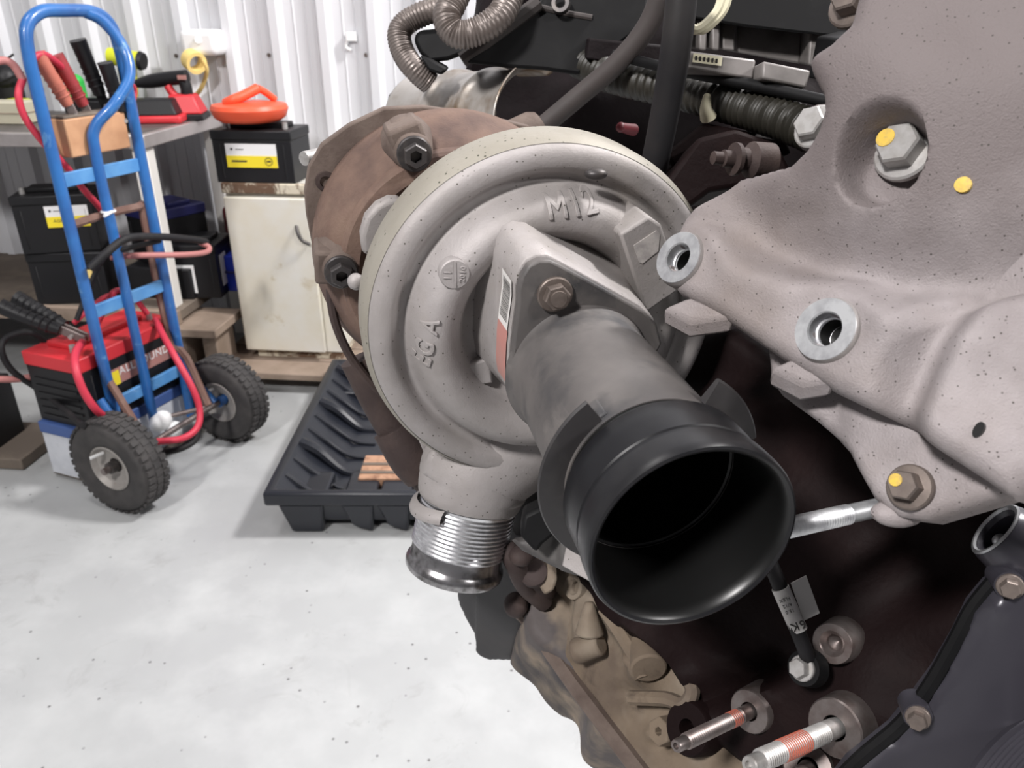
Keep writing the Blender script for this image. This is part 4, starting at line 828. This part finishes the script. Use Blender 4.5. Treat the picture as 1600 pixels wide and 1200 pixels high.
def stud(b0, tip, zt, r, h, name, red=None, mt_=m_stud, parent=eng, pitch=.0019, boss=m_stud):
    q = boff(h).hit(*b0); e = PP(*tip, zt); n = (e - q).normalized(); L = (e - q).length; pr = [(r * .9, -.006), (r * .98, 0), (r * .98, L * .14)]
    def thr(k, z): return [(r * (1 + .0), k), (r * .78, k + pitch * .5)]
    k = L * .14
    while k < L * .88: pr += thr(k, 0); k += pitch
    pr += [(r * .80, L * .88), (r * .80, L - .001), (r * .72, L), (r * .4, L), (r * .36, L - .003), (0, L - .003)]
    m = MB(); m.lathe(pr, q, n, 20); s_ = m.build(name, mt_, parent, ang=25)
    m = MB(); m.lathe([(r * 3.2, -.03), (r * 2.9, -.001), (r * 2.75, .0), (r * 1.25, 0), (r * 1.2, -.002)], q, n, 32); m.build('stud_boss', boss, parent)
    if red:
        pr = []; k = L * red[0]
        while k < L * red[1]: pr += [(r * 1.04, k), (r * .88, k + pitch * .5)]; k += pitch
        m = MB(); m.lathe(pr, q, n, 20); m.build('red_thread_lock', m_redthread, s_, ang=25)
    return s_
stud((1170, 1112), (1056, 1166), .47, .0050, .012, 'stud', red=(.18, .30))
stud((1303, 1138), (1170, 1196), .415, .0060, .022, 'stud', red=(.38, .66), mt_=m_boltbright)
stud((1262, 1200), (1250, 1215), .44, .0050, .014, 'stud')
# bright zinc stud under the bracket
zs_ = root('zinc_stud', 'bright zinc plated threaded stud between the intake pipe mouth and the bracket', 'stud', PP(1320, 808, .43))
a, b_ = PP(1225, 826, .405), PP(1385, 790, .435); dirn = (a - b_).normalized(); L = (a - b_).length
pr = [(.0052, 0), (.0052, L * .40)]; k = L * .40
while k < L: pr += [(.0056, k), (.0045, k + .0009)]; k += .0018
m = MB(); m.lathe(pr + [(0, L)], b_, dirn, 24); m.build('stud_shank', m_zinc, zs_, ang=30)
# sensor lead with printed sleeve
sens = root('sensor_lead', 'sensor lead with printed white sleeve and flag label on the maroon block', 'cable', PP(1240, 960, .47))
def sz(px, py, z=.475): return PP(px, py, z)
m = MB(); m.tube([sz(1195, 860), sz(1212, 900), sz(1236, 960), sz(1256, 1010), sz(1264, 1034, .48)], .0046, 14, 5); m.build('lead', m_hose, sens)
m = MB(); m.cyl(sz(1219, 918), sz(1248, 984), .0053, seg=20); slv = m.build('printed_sleeve', m_white, sens)
ax_ = (sz(1248, 984) - sz(1219, 918)).normalized(); nn = (CAM - sz(1236, 950)).normalized(); sd = ax_.cross(nn).normalized(); nn = sd.cross(ax_)
text_mesh('sleeve_print', '6K', sz(1245, 972) + nn * .0055, sd, ax_, .0075, .0002, m_ink, slv).location = (0, 0, 0)
for k in range(3): text_mesh('sleeve_print', ('FLEX', '6/12', '15.0')[k], sz(1224 + 4 * k, 932 + 9 * k) + nn * .0056, sd, ax_, .0028, .0001, m_ink, slv)
m = MB(); m.prism([sz(x, y, .478) for x, y in ((1236, 912), (1260, 900), (1281, 958), (1256, 970))], V((0, .0008, 0))); fl_ = m.build('flag_label', m_white, sens)
m = MB(); q = sz(1268, 1044, .485); m.cyl(q, q + NC * .010, .0115, .0105, 24); m.build('sensor_plug', m_black, sens)
bolt_mb(q + NC * .010, NC, .006, .008, 1.3).build('sensor_bolt', m_boltbright, sens)
def lump(a, b_, h0, h1, r0, r1, name, mt_): m = MB(); m.cyl(boff(h0).hit(*a), boff(h1).hit(*b_), r0, r1, 20); return m.build(name, mt_, eng, bevel=.002)
lump((921, 940), (921, 992), .010, .004, .004, .0125, 'cast_fin', m_tan)
lump((900, 1018), (940, 1006), .004, .000, .011, .009, 'cast_lug', m_tan)
lump((1004, 1000), (1014, 1046), -.006, .007, .010, .0145, 'cast_boss', m_tan)
m = MB(); m.tube([boff(.003).hit(*p) for p in ((945, 952), (968, 985), (995, 1030), (1005, 1060))], .0065, 8, 5); m.build('cast_rib', m_tan, eng)
m = MB(); m.tube([boff(.002).hit(*p) for p in ((985, 1090), (1040, 1092), (1068, 1100), (1082, 1080), (1070, 1050))], .0055, 8, 5); m.build('cast_rib', m_tan, eng)
m = MB(); q = boff(.006).hit(1028, 1143); m.lathe([(.012, -.03), (.0105, -.001), (.0095, 0), (.0032, 0), (.003, -.008), (0, -.009)], q, NC, 6); m.build('drilled_lug', m_tan, eng, bevel=.001)
# ================================================================== SUMP
sump = root('oil_sump', 'dirty oil sump low on the engine with a black plastic corner over the pale floor', 'sump', boff(-.02).hit(880, 1050))
NS = V((-.80, -.52, -.15)).normalized(); PS = Plane(boff(-.014).hit(900, 1080), NS)
def hs(x, y): return .004 * np.sin((x + .6 * y) / 17.) * sstep(930, 1080, y) + .006 * np.sin(x / 24. + y / 60.)
relief('sump_side', [(818, 950), (900, 1070), (1010, 1205), (1080, 1290), (960, 1290), (935, 1205), (912, 1160), (870, 1130), (855, 1105), (838, 1080), (812, 1048), (797, 1030), (800, 990), (812, 960)], PS, hs, m_sump, sump, spacing=.004, back=.05, rnd=(.01, .008))
PS2 = Plane(PP(780, 960, .76), V((-.45, -.88, -.12)).normalized())
relief('sump_corner', [(706, 905), (706, 945), (712, 960), (737, 1008), (735, 1017), (750, 1030), (765, 1036), (800, 1036), (815, 1000), (830, 960), (850, 900), (840, 870), (730, 860)], PS2, lambda x, y: -.006 * sstep(-3, 3, 741 - x) , m_blackpan, sump, spacing=.004, back=.05, rnd=(.008, .006))
# rough bits between turbocharger spigot and pipe
brk = root('turbo_support', 'grey cast support with a paler plate standing for its lit patch under the intake pipe', 'bracket', PP(880, 870, .6))
PK = Plane(PP(900, 880, .585), V((-.25, -.85, .45)).normalized())
relief('support_arm', [(796, 846), (840, 838), (880, 800), (930, 845), (990, 960), (945, 925), (928, 905), (897, 900), (862, 888), (812, 862)], PK, lambda x, y: -.004 * sstep(-4, 4, 872 - x) + .002 * np.exp(-(seg_d(x, y, [(858, 832), (840, 862)]) / 4) ** 2), m_support, brk, spacing=.003, back=.02, rnd=(.003, .003))
m = MB(); m.prism([PK.hit(x, y, .0015) for x, y in ((886, 846), (926, 852), (946, 906), (920, 908), (898, 896), (878, 884))], PK.n * -.003); m.build('lit_patch', m_cast, brk, bevel=.0008)  # paler plate paints in the lit part of the support
m = MB(); m.prism([PP(x, y, .575) for x, y in ((812, 838), (818, 805), (850, 790), (878, 828), (848, 852), (838, 866))], V((0, .02, -.004))); tag(m.build('connector', m_black, bevel=.003), 'black plastic connector beside the grooved spigot under the turbocharger', 'connector')
m = MB(); q = PP(832, 892, .66); m.lathe([(0, .0), (.008, 0), (.012, -.003), (.012, -.009), (.007, -.012), (.009, -.02), (.012, -.05)], q, V((-.2, -.5, .8)), 24); m.build('drain_union', m_rustdark, brk)
m = MB(); m.tube([PP(790, 850, .66), PP(805, 880, .66), PP(822, 915, .68), PP(850, 940, .7)], .009, 12, 5); m.sphere(PP(815, 868, .65), .011, 14, 8, (1, 1, .7)); m.build('oil_pipe', m_rustdark, brk)
m = MB(); m.prism([PP(x, y, .73) for x, y in ((800, 755), (865, 700), (900, 820), (850, 880), (800, 850))], V((0, .04, 0))); m.build('dark_backing', m_blackpan, brk, bevel=.01)
m = MB(); m.prism([PP(x, y, .66) for x, y in ((835, 905), (860, 890), (872, 905), (866, 925), (850, 933))], V((0, .03, -.0))); m.build('support_lug', m_tan, brk, bevel=.003)
m = MB(); m.sphere(PP(806, 945, .70), .011, 14, 8, (1, 1, 1.1)); m.build('rusty_plug', m_rustdark, brk)
# ================================================================== TIMING COVER, PULLEY
NT = V((-.25, -.94, .22)).normalized(); PT = Plane(PP(1500, 1050, .40), NT)
tcov = root('timing_cover', 'glossy blue black timing cover at the lower right of the engine', 'cover', PT.p)
def htc(x, y): return .006 * np.exp(-(((x - 1545) / 22) ** 2 + ((y - 935) / 26) ** 2)) + .004 * np.sin(x / 60.) - .008 * sstep(0, 120, x - 1560)
relief('cover_shell', [(1640, 868), (1590, 905), (1555, 930), (1528, 962), (1505, 1010), (1470, 1070), (1440, 1110), (1400, 1160), (1330, 1215), (1270, 1290), (1680, 1290), (1680, 868)], PT, htc, m_timing, tcov, spacing=.004, back=.02, rnd=(.008, .006))
m = MB(); m.tube([Plane(PT.p - NT * .008, NT).hit(*p) for p in ((1640, 845), (1575, 890), (1525, 945), (1495, 1000), (1455, 1070), (1410, 1130), (1340, 1190), (1270, 1265))], .0042, 8, 5); m.build('cover_gasket', m_black, tcov)
for px, py in ((1576, 912), (1433, 1116)):
    q = PT.hit(px, py); m = MB(); m.cyl(q - NT * .012, q + NT * .002, .0072, seg=18); m.build('bolt_boss', m_timing, tcov)
    bolt_mb(q + NT * .002, (NT + V((-.35, 0, .1))).normalized(), .0046, .008, 1.35).build('cover_bolt', m_bolt, tcov, ang=25)
m = MB(); q = PP(1556, 828, .40); nq = WD(-.78, -.60, .15).normalized(); m.lathe([(.022, -.03), (.0165, -.002), (.0155, 0), (.0125, 0), (.0110, -.002), (.0115, -.012), (0, -.013)], q, nq, 32); bs = m.build('sensor_port', m_timing, tcov)
m = MB(); m.lathe([(.0158, .0004), (.0150, .0012), (.0138, .0012), (.0128, .0002)], q, nq, 32); m.build('port_rim', m_zinc, bs)
m = MB(); m.sphere(q - nq * .004 + V((0, 0, -.004)), .004, 10, 6); m.build('port_pin', m_zinc, bs)
pul = root('belt_pulley', 'black grooved belt pulley in the lower right corner', 'pulley', PP(1850, 1450, .36))
pr = [(.02, .002), (.084, .002), (.086, 0)]
for k in range(8): pr += [(.090, -.001 - k * .0036), (.090, -.0022 - k * .0036), (.0862, -.0034 - k * .0036)]
pr += [(.091, -.030), (.091, -.034), (.02, -.034)]
m = MB(); m.lathe(pr, PP(1850, 1450, .35), V((.05, -.8, .6)), 96); m.build('pulley_wheel', m_black, pul, ang=30).data.materials[0] = m_timing
m = MB(); q = PP(1850, 1450, .35); m.cyl(q + V((0, -.003, .002)), q - V((.05, -.8, .6)) * .14, .03, .03, 32); m.build('pulley_hub', m_black, pul)
# ================================================================== UPPER ENGINE
back_ = root('rear_engine_top', 'dark rear of the engine behind the turbocharger and hoses', 'engine', PP(1050, 200, .85))
PU = Plane(PP(1050, 200, .97), V((-.1, -.9, .35)).normalized())
relief('engine_rear', [(738, -70), (1420, -70), (1460, 380), (1180, 560), (980, 560), (880, 400), (690, 320), (690, 180), (715, 120), (738, 80)], PU, lambda x, y: .012 * np.sin(x / 31.) * np.sin(y / 23. + x / 90.) + .015 * np.sin(x / 57. + y / 40.), m_blockdark, back_, spacing=.010, back=.05, rnd=(.02, .02))
m = MB(); m.prism([PP(x, y, .60) for x, y in ((1040, 285), (1090, 215), (1150, 200), (1215, 222), (1240, 268), (1160, 292), (1110, 300), (1070, 330), (1035, 420), (1010, 330))], V((.0, .08, -.03))); m.build('maroon_bracket', m_block, back_, bevel=.004)
m = MB(); m.prism([PP(x, y, .64) for x, y in ((1038, 240), (1100, 190), (1230, 215), (1240, 240), (1120, 250), (1050, 262))], V((.0, .06, -.02))); m.build('maroon_ledge', m_block, back_, bevel=.004)
q = PP(1165, 250, .56); dn = V((-.95, -.25, .1)).normalized(); m = MB(); m.lathe([(.013, -.02), (.013, -.004), (.0085, 0), (.0085, .006), (.0115, .007), (.0115, .010), (.006, .011), (.006, .018), (.0045, .019), (.0045, .026), (0, .027)], q, dn, 18); m.build('glow_plug', m_rustdark, back_)
m = MB(); m.sphere(PP(970, 199, .78), .005, 12, 8); m.cyl(PP(970, 199, .78), PP(990, 203, .80), .0045, .006); m.build('red_cap', m_darkred, back_)
rail = root('fuel_rail', 'grey finned injector rail along the top of the engine', 'rail', PP(1160, 90, .66))
def slab(name, pts, z, dv, mt_, par, bev=.002): m = MB(); m.prism([PP(x, y, z) for x, y in pts], V(dv)); return m.build(name, mt_, par, bevel=bev)
slab('rail_body', ((1068, 78), (1182, 93), (1177, 124), (1064, 106)), .62, (0, .03, -.006), m_rail, rail)
slab('rail_body', ((1192, 95), (1268, 110), (1260, 138), (1190, 123)), .60, (0, .03, -.006), m_rail, rail)
lbq = slab('rail_label', ((1084, 83), (1129, 89), (1127, 103), (1082, 97)), .6175, (0, .001, 0), m_cream, rail, 0)
for k in range(6):
    m = MB(); a = PP(1088 + 6.4 * k, 87.5 + .9 * k, .6165); m.box(a + V((0, 0, -.002)), (.0016, .0008, .0042)); m.build('label_figure', m_ink, lbq)
slab('cover_block', ((1153, 36), (1254, 48), (1250, 100), (1152, 82)), .70, (0, .05, 0), m_rail, rail)
slab('cover_block', ((1266, 46), (1302, 50), (1296, 108), (1262, 102)), .68, (0, .05, 0), m_rail, rail)
slab('cover_block', ((1128, 30), (1150, 34), (1148, 80), (1128, 78)), .69, (0, .05, 0), m_rail, rail)
for x in (1068, 1092, 1112): slab('rail_fin', ((x, 30), (x + 14, 32), (x + 12, 80), (x, 78)), .68, (0, .04, 0), m_rail, rail)
slab('cover_plate', ((920, 60), (1045, 72), (1040, 108), (915, 92)), .74, (0, .03, 0), m_blockdark, rail)
slab('dark_beam', ((1060, -20), (1330, -20), (1360, 20), (1330, 60), (1170, 42), (1070, 26)), .67, (0, .05, 0), m_black, rail)
slab('cover_block', ((1310, 60), (1350, 50), (1330, 120), (1296, 130)), .62, (0, .05, 0), m_black, rail)
def hosex(name, label, pts, r, mt_, cat='hose', rings=None, amp=.1, seg=16, rf=None):
    m = MB()
    if rings: m.tube(pts, r, seg, 40 if len(pts) < 7 else 26, rf=lambda t: 1 + amp * math.sin(2 * math.pi * rings * t))
    else: m.tube(pts, r, seg, 8, rf=rf)
    return tag(m.build(name, mt_, ang=80), label, cat)
hosex('conduit', 'long olive black corrugated conduit under the grey injector rail', [PP(905, 96, .78), PP(960, 120, .74), PP(1060, 142, .69), PP(1150, 166, .645), PP(1225, 188, .61), PP(1290, 214, .58)], .0145, m_conduit, 'conduit', rings=46, amp=.10)
hosex('injector_pipe', 'thin black pipe on top of the corrugated conduit', [PP(960, 86, .72), PP(1060, 110, .655), PP(1170, 132, .62), PP(1300, 160, .58)], .0045, m_black, 'pipe')
c1 = MB(); c1.tube([PP(1105, 150, .64), PP(1103, 170, .635), PP(1107, 184, .64)], .0045, 10, 4, rf=lambda t: .7 + t * .8); tag(c1.build('cream_clip', m_cream), 'cream plastic clip hanging on the corrugated conduit', 'clip')
hosex('coolant_hose', 'thick black rubber hose running straight down behind the turbocharger', [PP(1068, -40, .56), PP(1058, 60, .575), PP(1042, 160, .60), PP(1022, 260, .63), PP(1005, 330, .66)], .0112, m_hose, rf=lambda t: 1.04 - .06 * t)
hosex('breather_hose', 'dusty brown black hose curving from the top down to the turbocharger', [PP(1040, -30, .66), PP(1012, 40, .68), PP(965, 98, .70), PP(905, 150, .72), PP(850, 196, .73)], .0092, m_hosebrown)
c1 = MB(); q = PP(842, 195, .72); c1.lathe([(0, .002), (.012, .002), (.016, -.004), (.019, -.02), (.022, -.03)], q, (PP(905, 150, .72) - q), 20); tag(c1.build('hose_union', m_rustbrown), 'rusty union where the dusty hose meets the turbocharger', 'union')
tie = MB(); P_ = [PP(1078, 44, .60), PP(1090, 46, .60), PP(1106, 34, .60), PP(1122, 14, .60), PP(1132, -20, .60)]
tie.tube(P_, .0036, 8, 8); tie.tube([p + V((.005, .002, .0)) for p in P_], .0036, 8, 8); tag(tie.build('cable_strap', m_cream), 'cream plastic cable strap hanging from the top beside the black hose', 'strap')
# heat shield: half shell with two beads and a flared lip
hs_ = root('heat_shield', 'bent stained metal heat shield behind the turbocharger', 'shield', PP(740, 150, .8))
A_, B_ = PP(664, 196, .95), PP(846, 196, .80); ax = (B_ - A_); Ls = ax.length; pr = []
for k in range(61):
    t = k / 60; r = .058 - .004 * t + .0036 * (math.exp(-((t - .36) / .035) ** 2) + math.exp(-((t - .66) / .035) ** 2)) + .010 * sstep(.93, 1.0, t)
    pr.append((float(r), t * Ls))
m = MB(); axn = ax.normalized(); xx = V((axn.y, -axn.x, 0)).normalized(); m.lathe(pr, A_, ax, 40, a0=math.radians(-118), a1=math.radians(5), x=xx)
sh = m.build('shield_shell', m_shield, hs_, ang=60); so = sh.modifiers.new('thick', 'SOLIDIFY'); so.thickness = .0016
m = MB(); q = PP(679, 150, .872); m.lathe([(.004, .001), (.006, .002), (.0095, .001), (.010, -.003)], q, V((-.2, -.9, .3)), 18); m.build('shield_washer', m_bolt, hs_)
m = MB(); q = PP(765, 176, .785); m.lathe([(.0, .002), (.006, .002), (.007, -.002)], q, V((-.1, -.9, .3)), 14); m.build('shield_rivet', m_bolt, hs_)
hosex('corrugated_sleeve', 'metallic corrugated sleeve bent in a U at the top of the engine', [PP(728, -45, .74), PP(712, -5, .735), PP(698, 28, .73), PP(712, 52, .73), PP(742, 50, .73), PP(780, 26, .73), PP(800, -12, .735)], .0125, m_corr, 'sleeve', rings=42, amp=.07)
hosex('corrugated_sleeve', 'dull corrugated sleeve bending down at the upper left corner of the engine', [PP(720, 2, .80), PP(680, 14, .80), PP(640, 32, .80), PP(624, 52, .80), PP(630, 82, .80), PP(648, 108, .80), PP(672, 130, .81)], .0118, m_corr, 'sleeve', rings=44, amp=.05)
m = MB(); m.prism([PP(x, y, .80) for x, y in ((645, 62), (652, 48), (700, 44), (740, 62), (735, 82), (700, 95), (670, 98), (655, 84))], V((0, .04, 0))); tag(m.build('rubber_boot', m_black, bevel=.006), 'black rubber boot behind the corrugated sleeves', 'boot')
m = MB(); m.prism([PP(x, y, .79) for x, y in ((655, 86), (672, 92), (700, 108), (690, 118), (668, 110))], V((0, .03, 0))); tag(m.build('sleeve_clip', m_black, bevel=.003), 'small black clip under the rubber boot', 'clip')
pn = root('black_duct', 'black plastic duct with a worn edge above the heat shield', 'duct', PP(850, 60, .76))
slab('duct_body', ((722, 98), (846, 4), (860, -40), (1020, -40), (1010, 40), (905, 118), (848, 110), (790, 106)), .76, (0, .07, 0), m_black, pn, .004)
m = MB(); m.tube([PP(722, 94, .765), PP(760, 66, .762), PP(800, 36, .758), PP(842, 4, .755)], .0072, 8, 3); m.build('worn_edge', m_hosebrown, pn)
m = MB(); m.tube([PP(846, 12, .76), PP(880, 20, .76), PP(925, 28, .76)], .003, 8, 3); m.build('duct_rib', m_hosebrown, pn)
m = MB(); q = PP(876, 6, .75); m.lathe([(.004, .002), (.005, .003), (.0085, .003), (.009, -.004)], q, V((-.2, -.9, .3)), 18); m.build('duct_grommet', m_boltdark, pn)
m = MB(); m.prism([PP(x, y, .97) for x, y in ((600, 178), (606, 150), (616, 138), (655, 134), (690, 150), (700, 200), (610, 200))], V((0, .03, 0))); tag(m.build('black_bracket', m_hosebrown, bevel=.008), 'dark worn bracket at the left end of the heat shield', 'bracket')
